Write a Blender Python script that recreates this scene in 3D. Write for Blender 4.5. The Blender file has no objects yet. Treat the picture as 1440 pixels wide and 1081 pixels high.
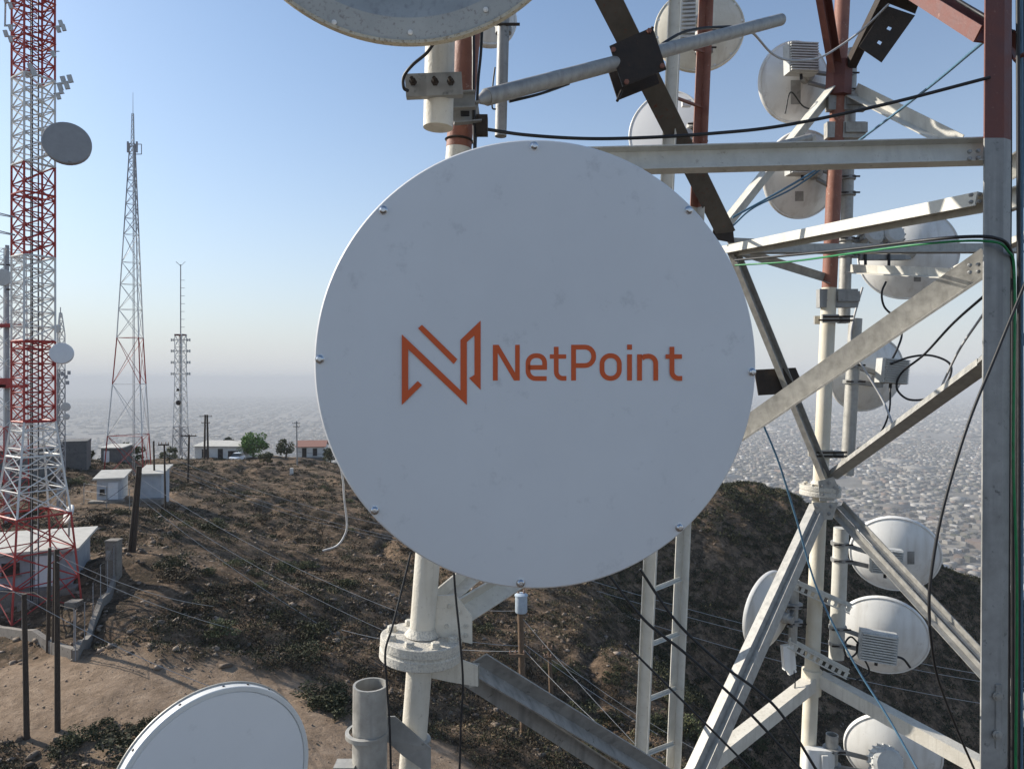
import bpy, bmesh, math, random
import numpy as np
from mathutils import Vector, Matrix
from mathutils.geometry import tessellate_polygon

# ------------------------------------------------------------------ camera, sky, sun, exposure
R = math.radians
scene = bpy.context.scene
col = scene.collection
ZC = 16.0                      # camera height above the foot of the near tower
F_PX, CX, HY = 1000.0, 720.0, 532.0     # focal length, centre and horizon in photo pixels (1440 x 1081)

cam_d = bpy.data.cameras.new('camera')
cam_d.sensor_width = 36.0
cam_d.lens = 36.0 * F_PX / 1440.0
cam_d.shift_y = (540.5 - HY) / 1440.0 * -1.0
cam_d.clip_start = 0.1
cam_d.clip_end = 200000.0
cam = bpy.data.objects.new('camera', cam_d)
cam.location = (0, 0, ZC)
cam.rotation_euler = (R(90), 0, 0)
col.objects.link(cam)
scene.camera = cam

SUN_DIR = Vector((-0.82, 0.31, 0.48)).normalized()      # towards the sun: left and a little behind the dishes
SUN_EL = math.asin(SUN_DIR.z)
SUN_AZ = math.atan2(SUN_DIR.x, SUN_DIR.y)
world = bpy.data.worlds.new('World')
scene.world = world
world.use_nodes = True
wn = world.node_tree
bg = wn.nodes['Background']
sky = wn.nodes.new('ShaderNodeTexSky')
sky.sky_type = 'NISHITA'
sky.sun_disc = False
sky.sun_elevation = SUN_EL
sky.sun_rotation = SUN_AZ
sky.altitude = 0
sky.air_density = 1.0
sky.dust_density = 1.0
sky.ozone_density = 3.2
# pale haze low in the air, the same all round the horizon
w_tc = wn.nodes.new('ShaderNodeTexCoord'); w_sx = wn.nodes.new('ShaderNodeSeparateXYZ')
wn.links.new(w_tc.outputs['Generated'], w_sx.inputs[0])


def w_math(op, a, b_):
    n_ = wn.nodes.new('ShaderNodeMath'); n_.operation = op
    for i_, x_ in enumerate((a, b_)):
        if isinstance(x_, (int, float)): n_.inputs[i_].default_value = x_
        else: wn.links.new(x_, n_.inputs[i_])
    return n_.outputs[0]


w_f = w_math('MULTIPLY', w_math('POWER', 2.71828, w_math('MULTIPLY', w_math('MAXIMUM', w_sx.outputs[2], 0.0), -4.5)), 1.0)
w_mix = wn.nodes.new('ShaderNodeMix'); w_mix.data_type = 'RGBA'
w_tint = wn.nodes.new('ShaderNodeMix'); w_tint.data_type = 'RGBA'; w_tint.blend_type = 'MULTIPLY'; w_tint.inputs[0].default_value = 1.0
w_tint.inputs[7].default_value = (0.93, 1.03, 1.06, 1)      # a slightly greener blue
wn.links.new(sky.outputs[0], w_tint.inputs[6])
wn.links.new(w_f, w_mix.inputs[0]); wn.links.new(w_tint.outputs[2], w_mix.inputs[6])
w_mix.inputs[7].default_value = (4.6, 4.72, 4.85, 1)
# a thin greyer smog layer right above the horizon
w_f2 = w_math('MULTIPLY', w_math('POWER', 2.71828, w_math('MULTIPLY', w_math('MAXIMUM', w_sx.outputs[2], 0.0), -32.0)), 0.75)
w_m2 = wn.nodes.new('ShaderNodeMix'); w_m2.data_type = 'RGBA'
wn.links.new(w_f2, w_m2.inputs[0]); wn.links.new(w_mix.outputs[2], w_m2.inputs[6])
w_m2.inputs[7].default_value = (3.75, 3.92, 4.15, 1)
wn.links.new(w_m2.outputs[2], bg.inputs[0])
bg.inputs[1].default_value = 0.105

sun_d = bpy.data.lights.new('sun', 'SUN')
sun_d.energy = 4.3
sun_d.angle = R(0.53)
sun_d.color = (1.0, 0.93, 0.82)
sun = bpy.data.objects.new('sun', sun_d)
sun.rotation_euler = SUN_DIR.to_track_quat('Z', 'Y').to_euler()
sun.location = (-40, 20, 60)
col.objects.link(sun)

scene.view_settings.view_transform = 'Standard'
scene.view_settings.look = 'None'
scene.view_settings.gamma = 1.0
scene.view_settings.use_curve_mapping = False
scene.view_settings.exposure = 0.62
scene.cycles.volume_bounces = 1
scene.cycles.max_bounces = 6

# ------------------------------------------------------------------ helpers
rng = random.Random(7)
nrng = np.random.default_rng(11)


def P(px, py, Y):
    """photo pixel at distance Y in front of the camera -> world point"""
    return Vector(((px - CX) / F_PX * Y, Y, ZC + (HY - py) / F_PX * Y))


def on_plane(px, py, pt, n):
    d = P(px, py, 1.0) - Vector((0, 0, ZC))
    o = Vector((0, 0, ZC))
    t = (pt - o).dot(n) / d.dot(n)
    return o + d * t


ORG = {}


def tag(o, label=None, cat=None, group=None, kind=None):
    if label: o['label'] = label
    if cat: o['category'] = cat
    if group: o['group'] = group
    if kind: o['kind'] = kind
    return o


def thing(name, label, cat, loc, group=None):
    o = bpy.data.objects.new(name, None)
    o.empty_display_size = 0.2
    o.location = loc
    col.objects.link(o)
    ORG[o.name] = Vector(loc)
    return tag(o, label, cat, group)


def basis(d, hint):
    d = d.normalized()
    v = hint - d * hint.dot(d)
    if v.length < 1e-5:
        v = Vector((1, 0, 0)) - d * d.x
        if v.length < 1e-3:
            v = Vector((0, 1, 0)) - d * d.y
    v.normalize()
    u = d.cross(v)
    return d, u, v


class MB:
    def __init__(s):
        s.v = []; s.f = []

    def add(s, vs, fs):
        k = len(s.v)
        s.v.extend([Vector(p) for p in vs])
        s.f.extend([tuple(i + k for i in f) for f in fs])
        return s

    def sweep(s, prof, p0, p1, hint=Vector((0, 0, 1)), cap=True, scale1=1.0):
        p0, p1 = Vector(p0), Vector(p1)
        d, u, v = basis(p1 - p0, Vector(hint))
        n = len(prof)
        vs = [p0 + u * a + v * b for a, b in prof] + [p1 + u * a * scale1 + v * b * scale1 for a, b in prof]
        fs = [(i, (i + 1) % n, n + (i + 1) % n, n + i) for i in range(n)]
        if cap:
            for tri in tessellate_polygon([[Vector((a, b, 0)) for a, b in prof]]):
                fs.append(tuple(reversed(tri))); fs.append(tuple(t + n for t in tri))
        return s.add(vs, fs)

    def tube(s, p0, p1, r0, r1=None, n=12, cap=True):
        r1 = r0 if r1 is None else r1
        p0, p1 = Vector(p0), Vector(p1)
        d, u, v = basis(p1 - p0, Vector((0.13, 0.31, 0.94)) if abs((p1 - p0).normalized().z) < 0.9 else Vector((0, 1, 0)))
        vs = []
        for p, r in ((p0, r0), (p1, r1)):
            vs += [p + (u * math.cos(2 * math.pi * i / n) + v * math.sin(2 * math.pi * i / n)) * r for i in range(n)]
        fs = [(i, (i + 1) % n, n + (i + 1) % n, n + i) for i in range(n)]
        if cap:
            fs += [tuple(range(n - 1, -1, -1)), tuple(range(n, 2 * n))]
        return s.add(vs, fs)

    def path(s, pts, r, n=6):
        pts = [Vector(p) for p in pts]
        d0 = (pts[1] - pts[0]).normalized()
        _, u, v = basis(d0, Vector((0.3, 0.2, 0.93)))
        k = len(s.v)
        m = len(pts)
        for i, p in enumerate(pts):
            d = (pts[min(i + 1, m - 1)] - pts[max(i - 1, 0)]).normalized()
            u = (u - d * u.dot(d)).normalized()
            v = d.cross(u)
            s.v += [p + (u * math.cos(2 * math.pi * j / n) + v * math.sin(2 * math.pi * j / n)) * r for j in range(n)]
        for i in range(m - 1):
            for j in range(n):
                s.f.append((k + i * n + j, k + i * n + (j + 1) % n, k + (i + 1) * n + (j + 1) % n, k + (i + 1) * n + j))
        s.f.append(tuple(k + j for j in range(n - 1, -1, -1)))
        s.f.append(tuple(k + (m - 1) * n + j for j in range(n)))
        return s

    def box(s, c, hx, hy, hz, ax=None):
        """box with half sizes along the three axes ax (default world)"""
        c = Vector(c)
        X, Yv, Z = ax if ax else (Vector((1, 0, 0)), Vector((0, 1, 0)), Vector((0, 0, 1)))
        vs = [c + X * hx * a + Yv * hy * b + Z * hz * d for d in (-1, 1) for b in (-1, 1) for a in (-1, 1)]
        fs = [(0, 2, 3, 1), (4, 5, 7, 6), (0, 1, 5, 4), (2, 6, 7, 3), (0, 4, 6, 2), (1, 3, 7, 5)]
        return s.add(vs, fs)

    def lathe(s, c, n, prof, seg=32, start=0.0):
        """prof: (radius, height along n); r = 0 closes"""
        c = Vector(c)
        d, u, v = basis(Vector(n), Vector((0, 0, 1)) if abs(Vector(n).normalized().z) < 0.95 else Vector((0, 1, 0)))
        rings = []
        for r, h in prof:
            k = len(s.v)
            if r < 1e-6:
                s.v.append(c + d * h); rings.append([k])
            else:
                s.v += [c + d * h + (u * math.cos(start + 2 * math.pi * i / seg) + v * math.sin(start + 2 * math.pi * i / seg)) * r for i in range(seg)]
                rings.append(list(range(k, k + seg)))
        for a, b in zip(rings[:-1], rings[1:]):
            for i in range(seg):
                j = (i + 1) % seg
                if len(a) == 1 and len(b) == 1: continue
                if len(a) == 1: s.f.append((a[0], b[j], b[i]))
                elif len(b) == 1: s.f.append((a[i], a[j], b[0]))
                else: s.f.append((a[i], a[j], b[j], b[i]))
        return s

    def plate(s, poly, n, t):
        """flat polygon of world points, thickened by t along n"""
        n = Vector(n).normalized()
        poly = [Vector(p) for p in poly]
        d, u, v = basis(n, Vector((0, 0, 1)) if abs(n.z) < 0.9 else Vector((0, 1, 0)))
        m = len(poly)
        tris = tessellate_polygon([[Vector(((p - poly[0]).dot(u), (p - poly[0]).dot(v), 0)) for p in poly]])
        vs = poly + [p + n * t for p in poly]
        fs = [tuple(x) for x in tris] + [tuple(i + m for i in reversed(x)) for x in tris]
        fs += [(i, (i + 1) % m, m + (i + 1) % m, m + i) for i in range(m)]
        return s.add(vs, fs)

    def build(s, name, m, parent=None, smooth=None, origin=None):
        me = bpy.data.meshes.new(name)
        if parent is not None:
            org = ORG[parent.name]
        elif origin is not None:
            org = Vector(origin)
        else:
            a = np.array([tuple(p) for p in s.v])
            org = Vector((float(a[:, 0].min() + a[:, 0].max()) / 2, float(a[:, 1].min() + a[:, 1].max()) / 2, float(a[:, 2].min())))
        me.from_pydata([tuple(p - org) for p in s.v], [], s.f)
        bm = bmesh.new(); bm.from_mesh(me)
        bmesh.ops.recalc_face_normals(bm, faces=bm.faces)
        bm.to_mesh(me); bm.free()
        if smooth:
            me.polygons.foreach_set('use_smooth', [True] * len(me.polygons))
            me.set_sharp_from_angle(angle=R(smooth))
        me.materials.append(M[m])
        o = bpy.data.objects.new(name, me)
        col.objects.link(o)
        if parent is not None:
            o.parent = parent
        else:
            o.location = org
        ORG[o.name] = org
        return o


def np_mesh(name, verts, faces, m, origin=(0, 0, 0), smooth=False):
    """verts (n,3) and quads or triangles (k,4|3) as numpy arrays"""
    me = bpy.data.meshes.new(name)
    verts = np.asarray(verts, dtype=np.float32) - np.asarray(origin, dtype=np.float32)
    faces = np.asarray(faces, dtype=np.int32)
    k = faces.shape[1]
    me.vertices.add(len(verts)); me.vertices.foreach_set('co', verts.ravel())
    me.loops.add(faces.size); me.loops.foreach_set('vertex_index', faces.ravel())
    me.polygons.add(len(faces))
    me.polygons.foreach_set('loop_start', np.arange(0, faces.size, k, dtype=np.int32))
    me.update(calc_edges=True)
    me.validate()
    if smooth:
        me.polygons.foreach_set('use_smooth', [True] * len(me.polygons))
    me.materials.append(M[m])
    o = bpy.data.objects.new(name, me)
    o.location = origin
    col.objects.link(o)
    ORG[o.name] = Vector(origin)
    return o


def copy_tree(o, parent=None):
    c = o.copy(); col.objects.link(c); c.parent = parent
    for ch in o.children:
        copy_tree(ch, c)
    return c


def L_prof(w, t, w2=None):
    w2 = w2 or w
    return [(-w / 2, -w2 / 2), (w / 2, -w2 / 2), (w / 2, -w2 / 2 + t), (-w / 2 + t, -w2 / 2 + t), (-w / 2 + t, w2 / 2), (-w / 2, w2 / 2)]


def C_prof(h, b, t):
    """channel: web of height h, flanges b"""
    return [(-h / 2, 0), (h / 2, 0), (h / 2, b), (h / 2 - t, b), (h / 2 - t, t), (-h / 2 + t, t), (-h / 2 + t, b), (-h / 2, b)]


def rect_prof(w, h):
    return [(-w / 2, -h / 2), (w / 2, -h / 2), (w / 2, h / 2), (-w / 2, h / 2)]


def spline(pts, n=8):
    """Catmull-Rom through points"""
    pts = [Vector(p) for p in pts]
    q = [pts[0] * 2 - pts[1]] + pts + [pts[-1] * 2 - pts[-2]]
    out = []
    for i in range(1, len(q) - 2):
        a, b, c, d = q[i - 1], q[i], q[i + 1], q[i + 2]
        for k in range(n):
            t = k / n
            out.append(0.5 * ((2 * b) + (c - a) * t + (2 * a - 5 * b + 4 * c - d) * t * t + (3 * b - a - 3 * c + d) * t ** 3))
    out.append(pts[-1])
    return out


def sagged(p0, p1, sag, n=16):
    p0, p1 = Vector(p0), Vector(p1)
    return [p0.lerp(p1, i / n) - Vector((0, 0, sag * 4 * (i / n) * (1 - i / n))) for i in range(n + 1)]


# ------------------------------------------------------------------ materials (all procedural)
M = {}


def nd(nt, t, **kw):
    n = nt.nodes.new(t)
    for k, v in kw.items():
        if k.startswith('i_'):
            n.inputs[k[2:].replace('_', ' ')].default_value = v
        else:
            setattr(n, k, v)
    return n


def ramp(nt, fac, stops):
    r = nt.nodes.new('ShaderNodeValToRGB')
    el = r.color_ramp.elements
    while len(el) > 1: el.remove(el[0])
    for i, (p, c) in enumerate(stops):
        e = el[0] if i == 0 else el.new(p)
        e.position = p
        e.color = (c[0], c[1], c[2], 1) if isinstance(c, (tuple, list)) else (c, c, c, 1)
    nt.links.new(fac, r.inputs[0])
    return r.outputs[0]


def mix(nt, fac, a, b, mode='MIX'):
    m = nt.nodes.new('ShaderNodeMix')
    m.data_type = 'RGBA'; m.blend_type = mode
    for sock, val in ((m.inputs[0], fac), (m.inputs[6], a), (m.inputs[7], b)):
        if isinstance(val, bpy.types.NodeSocket): nt.links.new(val, sock)
        elif isinstance(val, (int, float)): sock.default_value = val
        else: sock.default_value = (val[0], val[1], val[2], 1)
    return m.outputs[2]


def pmat(name, c1, c2, scale=8.0, rough=0.6, metal=0.0, bump=0.15, spot=None, spot_scale=25.0, spot_thr=0.66, streak=None, spec=0.4, bump_scale=60.0, spot_amt=1.0):
    """two tones in noise, optional spots of dirt or rust and vertical streaks, fine relief"""
    m = bpy.data.materials.new(name); m.use_nodes = True
    nt = m.node_tree; b = nt.nodes['Principled BSDF']
    tc = nd(nt, 'ShaderNodeTexCoord')
    n1 = nd(nt, 'ShaderNodeTexNoise', i_Scale=scale, i_Detail=6.0, i_Roughness=0.6)
    nt.links.new(tc.outputs['Object'], n1.inputs['Vector'])
    c = ramp(nt, n1.outputs[0], [(0.3, c1), (0.7, c2)])
    if streak:
        mp = nd(nt, 'ShaderNodeMapping'); mp.inputs['Scale'].default_value = (1, 1, 0.06)
        nt.links.new(tc.outputs['Object'], mp.inputs[0])
        n3 = nd(nt, 'ShaderNodeTexNoise', i_Scale=spot_scale * 0.8, i_Detail=4.0)
        nt.links.new(mp.outputs[0], n3.inputs['Vector'])
        f = ramp(nt, n3.outputs[0], [(0.52, 0.0), (0.72, 0.6)])
        c = mix(nt, f, c, streak)
    if spot:
        n2 = nd(nt, 'ShaderNodeTexNoise', i_Scale=spot_scale, i_Detail=8.0, i_Roughness=0.7)
        nt.links.new(tc.outputs['Object'], n2.inputs['Vector'])
        f = ramp(nt, n2.outputs[0], [(spot_thr - 0.06, 0.0), (spot_thr + 0.05, spot_amt)])
        c = mix(nt, f, c, spot)
    nt.links.new(c, b.inputs['Base Color'])
    rr = ramp(nt, n1.outputs[0], [(0.3, max(0.05, rough - 0.1)), (0.7, min(1, rough + 0.1))])
    nt.links.new(rr, b.inputs['Roughness'])
    b.inputs['Metallic'].default_value = metal
    b.inputs['Specular IOR Level'].default_value = spec
    if bump:
        n4 = nd(nt, 'ShaderNodeTexNoise', i_Scale=bump_scale, i_Detail=5.0)
        nt.links.new(tc.outputs['Object'], n4.inputs['Vector'])
        bp = nd(nt, 'ShaderNodeBump', i_Strength=bump, i_Distance=0.01)
        nt.links.new(n4.outputs[0], bp.inputs['Height'])
        nt.links.new(bp.outputs[0], b.inputs['Normal'])
    M[name] = m
    return m


pmat('galvanized', (0.30, 0.29, 0.265), (0.45, 0.435, 0.40), 14, 0.55, 0.35, 0.12, spot=(0.22, 0.20, 0.18), spot_scale=30, spot_thr=0.69, streak=(0.27, 0.26, 0.245))
pmat('galvanized_dull', (0.25, 0.25, 0.24), (0.37, 0.365, 0.35), 10, 0.6, 0.3, 0.12, spot=(0.1, 0.1, 0.1), spot_scale=14, spot_thr=0.66, streak=(0.14, 0.14, 0.14))
pmat('painted_white', (0.56, 0.52, 0.44), (0.68, 0.64, 0.56), 6, 0.6, 0, 0.3, spot=(0.36, 0.31, 0.25), spot_scale=38, spot_thr=0.66, spot_amt=0.7, streak=(0.45, 0.41, 0.34))
pmat('painted_cream', (0.60, 0.54, 0.42), (0.70, 0.65, 0.54), 5, 0.6, 0, 0.2, spot=(0.30, 0.17, 0.09), spot_scale=16, spot_thr=0.70, streak=(0.52, 0.44, 0.33))
pmat('flange_white', (0.50, 0.47, 0.40), (0.64, 0.60, 0.52), 9, 0.7, 0, 0.6, spot=(0.36, 0.34, 0.31), spot_scale=90, spot_thr=0.56, streak=(0.4, 0.38, 0.34))
pmat('painted_steel_white', (0.50, 0.48, 0.42), (0.62, 0.60, 0.54), 7, 0.55, 0, 0.2, spot=(0.34, 0.30, 0.25), spot_scale=26, spot_thr=0.66, streak=(0.45, 0.43, 0.39))
pmat('faded_red', (0.21, 0.085, 0.058), (0.29, 0.13, 0.09), 8, 0.65, 0, 0.25, spot=(0.45, 0.33, 0.27), spot_scale=22, spot_thr=0.66, streak=(0.24, 0.08, 0.05))
pmat('dark_red', (0.12, 0.042, 0.034), (0.17, 0.06, 0.046), 10, 0.6, 0, 0.2, spot=(0.3, 0.16, 0.12), spot_scale=25, spot_thr=0.68)
pmat('rust_dark', (0.028, 0.022, 0.018), (0.055, 0.042, 0.034), 12, 0.7, 0.2, 0.3, spot=(0.10, 0.05, 0.03), spot_scale=30, spot_thr=0.66)
pmat('brown_steel', (0.075, 0.068, 0.06), (0.12, 0.108, 0.095), 9, 0.65, 0.1, 0.2, spot=(0.13, 0.05, 0.035), spot_scale=20, spot_thr=0.64)
pmat('tower_red', (0.33, 0.035, 0.03), (0.42, 0.06, 0.05), 3, 0.6, 0, 0)
pmat('tower_white', (0.60, 0.59, 0.56), (0.72, 0.71, 0.68), 3, 0.6, 0, 0)
pmat('tower_grey', (0.26, 0.26, 0.27), (0.36, 0.36, 0.37), 3, 0.6, 0.2, 0)
pmat('radome_grey', (0.675, 0.675, 0.675), (0.74, 0.74, 0.735), 1.3, 0.5, 0, 0.03, spot=(0.50, 0.50, 0.50), spot_scale=7.5, spot_thr=0.66, spec=0.3, bump_scale=4, spot_amt=0.5, streak=(0.70, 0.70, 0.695))
pmat('radome_rim', (0.62, 0.62, 0.60), (0.70, 0.70, 0.68), 5, 0.5, 0, 0.05)
pmat('dish_white', (0.70, 0.69, 0.66), (0.78, 0.77, 0.74), 4, 0.42, 0, 0.03, spot=(0.42, 0.38, 0.32), spot_scale=11, spot_thr=0.66, streak=(0.50, 0.47, 0.42), spec=0.5, spot_amt=0.55)
pmat('dish_old', (0.34, 0.345, 0.335), (0.42, 0.425, 0.41), 5, 0.6, 0, 0.1, spot=(0.27, 0.27, 0.265), spot_scale=40, spot_thr=0.62, spot_amt=0.6, streak=(0.22, 0.22, 0.22))
pmat('dish_band', (0.34, 0.35, 0.34), (0.43, 0.44, 0.42), 6, 0.6, 0, 0.1, spot=(0.26, 0.25, 0.24), spot_scale=50, spot_thr=0.6)
pmat('dish_rim_cream', (0.46, 0.40, 0.29), (0.58, 0.52, 0.40), 18, 0.7, 0, 0.4, spot=(0.27, 0.20, 0.13), spot_scale=60, spot_thr=0.58)
pmat('dish_face_grey', (0.26, 0.255, 0.25), (0.31, 0.305, 0.30), 3, 0.6, 0, 0)
pmat('radio_grey', (0.45, 0.45, 0.43), (0.56, 0.56, 0.53), 10, 0.55, 0, 0.1, spot=(0.28, 0.26, 0.23), spot_scale=25, spot_thr=0.64)
pmat('black_rubber', (0.012, 0.012, 0.013), (0.022, 0.022, 0.024), 20, 0.5, 0, 0)
pmat('blue_cable', (0.07, 0.15, 0.22), (0.10, 0.20, 0.29), 20, 0.45, 0, 0)
pmat('green_cable', (0.01, 0.16, 0.05), (0.02, 0.24, 0.08), 20, 0.45, 0, 0)
pmat('grey_cable', (0.38, 0.38, 0.39), (0.5, 0.5, 0.5), 20, 0.5, 0, 0)
pmat('wire_alu', (0.42, 0.41, 0.39), (0.5, 0.49, 0.47), 20, 0.45, 0.3, 0)
pmat('bolt_steel', (0.45, 0.46, 0.48), (0.62, 0.63, 0.65), 40, 0.22, 0.9, 0.1)
pmat('logo_orange', (0.62, 0.095, 0.018), (0.68, 0.110, 0.022), 6, 0.5, 0, 0)
pmat('wood_pole', (0.035, 0.026, 0.02), (0.075, 0.055, 0.04), 12, 0.85, 0, 0.4, streak=(0.025, 0.02, 0.016))
pmat('wood_brown', (0.10, 0.065, 0.04), (0.19, 0.125, 0.08), 12, 0.85, 0, 0.4, streak=(0.06, 0.04, 0.025))
pmat('concrete', (0.17, 0.15, 0.13), (0.26, 0.235, 0.205), 3, 0.9, 0, 0.4, spot=(0.11, 0.095, 0.08), spot_scale=6, spot_thr=0.6)
pmat('wall_blue_white', (0.36, 0.385, 0.42), (0.47, 0.49, 0.51), 2, 0.85, 0, 0.2, spot=(0.3, 0.3, 0.3), spot_scale=5, spot_thr=0.66, streak=(0.38, 0.39, 0.4))
pmat('wall_slate', (0.25, 0.27, 0.30), (0.34, 0.36, 0.385), 2, 0.85, 0, 0.2, spot=(0.2, 0.2, 0.2), spot_scale=5, spot_thr=0.64, streak=(0.22, 0.23, 0.24))
pmat('wall_white', (0.62, 0.61, 0.57), (0.75, 0.74, 0.70), 2, 0.85, 0, 0.2, spot=(0.42, 0.39, 0.34), spot_scale=4, spot_thr=0.66)
pmat('wall_grey', (0.10, 0.10, 0.10), (0.16, 0.155, 0.15), 1.5, 0.9, 0, 0.2, spot=(0.06, 0.06, 0.06), spot_scale=4, spot_thr=0.62)
pmat('roof_white', (0.40, 0.385, 0.345), (0.54, 0.52, 0.475), 1.6, 0.8, 0, 0.1, spot=(0.45, 0.41, 0.35), spot_scale=5, spot_thr=0.62)
pmat('roof_tile_red', (0.28, 0.135, 0.10), (0.36, 0.19, 0.145), 6, 0.85, 0, 0.3)
pmat('dark_opening', (0.015, 0.016, 0.018), (0.03, 0.03, 0.032), 4, 0.3, 0, 0)
pmat('door_white', (0.62, 0.64, 0.66), (0.7, 0.71, 0.72), 4, 0.6, 0, 0)
pmat('car_paint', (0.70, 0.71, 0.72), (0.76, 0.77, 0.78), 4, 0.25, 0, 0)
pmat('car_glass', (0.02, 0.025, 0.03), (0.03, 0.035, 0.04), 4, 0.08, 0, 0)
pmat('insulator', (0.20, 0.12, 0.08), (0.3, 0.2, 0.15), 9, 0.25, 0, 0)
pmat('transformer_blue', (0.36, 0.42, 0.48), (0.46, 0.52, 0.57), 8, 0.5, 0, 0.1, spot=(0.3, 0.25, 0.2), spot_scale=14, spot_thr=0.68)
pmat('bark', (0.07, 0.05, 0.035), (0.13, 0.09, 0.065), 9, 0.9, 0, 0.5)


def leaf_mat(name, c1, c2, c3):
    m = bpy.data.materials.new(name); m.use_nodes = True
    nt = m.node_tree; b = nt.nodes['Principled BSDF']
    g = nd(nt, 'ShaderNodeNewGeometry')
    oi = nd(nt, 'ShaderNodeObjectInfo')
    a = nd(nt, 'ShaderNodeMath', operation='ADD'); a.inputs[1].default_value = 0
    c = ramp(nt, g.outputs['Random Per Island'], [(0.0, c1), (0.55, c2), (1.0, c3)])
    h = ramp(nt, oi.outputs['Random'], [(0.0, 0.75), (1.0, 1.25)])
    c = mix(nt, 1.0, c, h, 'MULTIPLY')
    nt.links.new(c, b.inputs['Base Color'])
    b.inputs['Roughness'].default_value = 0.75
    b.inputs['Specular IOR Level'].default_value = 0.2
    M[name] = m


leaf_mat('leaf_dark', (0.035, 0.045, 0.02), (0.055, 0.07, 0.03), (0.10, 0.10, 0.05))
leaf_mat('leaf_bright', (0.06, 0.12, 0.025), (0.10, 0.19, 0.04), (0.17, 0.26, 0.07))
leaf_mat('leaf_olive', (0.055, 0.065, 0.03), (0.09, 0.10, 0.045), (0.15, 0.14, 0.07))
leaf_mat('scrub_brown', (0.028, 0.021, 0.014), (0.055, 0.042, 0.026), (0.115, 0.088, 0.052))
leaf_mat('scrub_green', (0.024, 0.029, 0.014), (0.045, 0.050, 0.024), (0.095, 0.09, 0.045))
leaf_mat('straw', (0.17, 0.125, 0.07), (0.24, 0.18, 0.105), (0.32, 0.25, 0.15))
leaf_mat('rubble', (0.13, 0.095, 0.07), (0.21, 0.16, 0.12), (0.36, 0.29, 0.23))

# ------------------------------------------------------------------ terrain
CTRL = [  # pixel, pixel, distance of points on the ground
    (45, 850, 36), (38, 1042, 25), (80, 1030, 25.5), (105, 928, 30), (160, 815, 38), (60, 832, 39), (-60, 830, 40),
    (165, 707, 65), (214, 705, 67), (187, 662, 85), (250, 641, 140), (310, 643, 140), (335, 646, 138), (437, 644, 150), (100, 645, 100), (20, 650, 100),
    (150, 960, 27.5), (300, 1000, 27), (460, 1010, 27), (560, 1070, 25.5), (400, 800, 50), (300, 745, 60), (460, 700, 85), (440, 664, 120), (380, 655, 120),
    (190, 775, 42), (232, 725, 55), (265, 680, 90),
    (733, 1081, 28), (640, 950, 35), (700, 850, 48), (850, 840, 54), (775, 1000, 36), (600, 720, 80), (800, 700, 90), (960, 688, 92), (1040, 679, 94), (1095, 690, 93),
    (870, 880, 49), (950, 965, 40), (1050, 1085, 33), (900, 1000, 38), (860, 1081, 30),
]
# the shaded flank on the right: a slope falling to the right and towards the camera
CTRL += [(a_, b_, 64.4 / (0.75 - 0.55 * (a_ - 720) / 1000 + (b_ - 532) / 1000)) for a_, b_ in
         [(1135, 738), (1200, 776), (1300, 798), (1380, 812), (1440, 850), (950, 900), (1000, 850), (1050, 790), (985, 760), (1000, 1000), (1100, 1060), (1100, 900), (1250, 950),
          (1250, 850), (1400, 1050), (1400, 900), (1060, 960), (1180, 1000), (1500, 980), (1500, 1080)]
]
pts = [P(*c) for c in CTRL]
CP = [(p.x, p.y, p.z - ZC) for p in pts]
CP += [(-1.7, 4.3, -16.2), (4.5, 9, -17.5), (0, 14, -15.8), (-14, 12, -14.0), (-8, 20, -13.6), (10, 18, -18.5), (14, 26, -25), (24, 42, -39), (45, 50, -54), (0, -20, -18), (-40, 10, -13.5),
       (-45, 60, -11.5), (-70, 110, -14.5), (-90, 150, -20), (30, 125, -34), (62, 118, -44), (100, 95, -52), (95, 55, -72), (-55, 180, -28), (-20, 180, -34), (10, 150, -36), (60, 20, -56), (30, 10, -32)]
CP = np.array(CP)


def tps(r2):
    return 0.5 * r2 * np.log(r2 + 1e-9)


_n = len(CP)
_d2 = (CP[:, None, 0] - CP[None, :, 0]) ** 2 + (CP[:, None, 1] - CP[None, :, 1]) ** 2
_A = np.zeros((_n + 3, _n + 3))
_A[:_n, :_n] = tps(_d2) + np.eye(_n) * 12.0
_A[:_n, _n] = 1; _A[:_n, _n + 1] = CP[:, 0]; _A[:_n, _n + 2] = CP[:, 1]
_A[_n:, :_n] = _A[:_n, _n:].T
_W = np.linalg.solve(_A, np.concatenate([CP[:, 2], [0, 0, 0]]))


def hash2(i, j, s):
    h = (i.astype(np.int64) * 374761393 + j.astype(np.int64) * 668265263 + s * 974711) & 0x7fffffff
    h = ((h ^ (h >> 13)) * 1274126177) & 0x7fffffff
    return ((h ^ (h >> 16)) & 0xffff) / 65535.0


def vnoise(x, y, s):
    i = np.floor(x); j = np.floor(y)
    u = x - i; v = y - j
    u = u * u * (3 - 2 * u); v = v * v * (3 - 2 * v)
    i = i.astype(np.int64); j = j.astype(np.int64)
    a = hash2(i, j, s) * (1 - u) + hash2(i + 1, j, s) * u
    b = hash2(i, j + 1, s) * (1 - u) + hash2(i + 1, j + 1, s) * u
    return (a * (1 - v) + b * v) * 2 - 1


PLAIN = ZC - 272.0
ROAD_PX = [(-120, 985, 27), (20, 975, 27.2), (150, 968, 27.2), (300, 1000, 26.8), (450, 1030, 26), (560, 1078, 25), (640, 1150, 23)]
ROAD = [(P(*c).x, c[2]) for c in ROAD_PX]
ROAD = [(-60, 30)] + ROAD + [(2, 16), (4, 8)]


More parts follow.
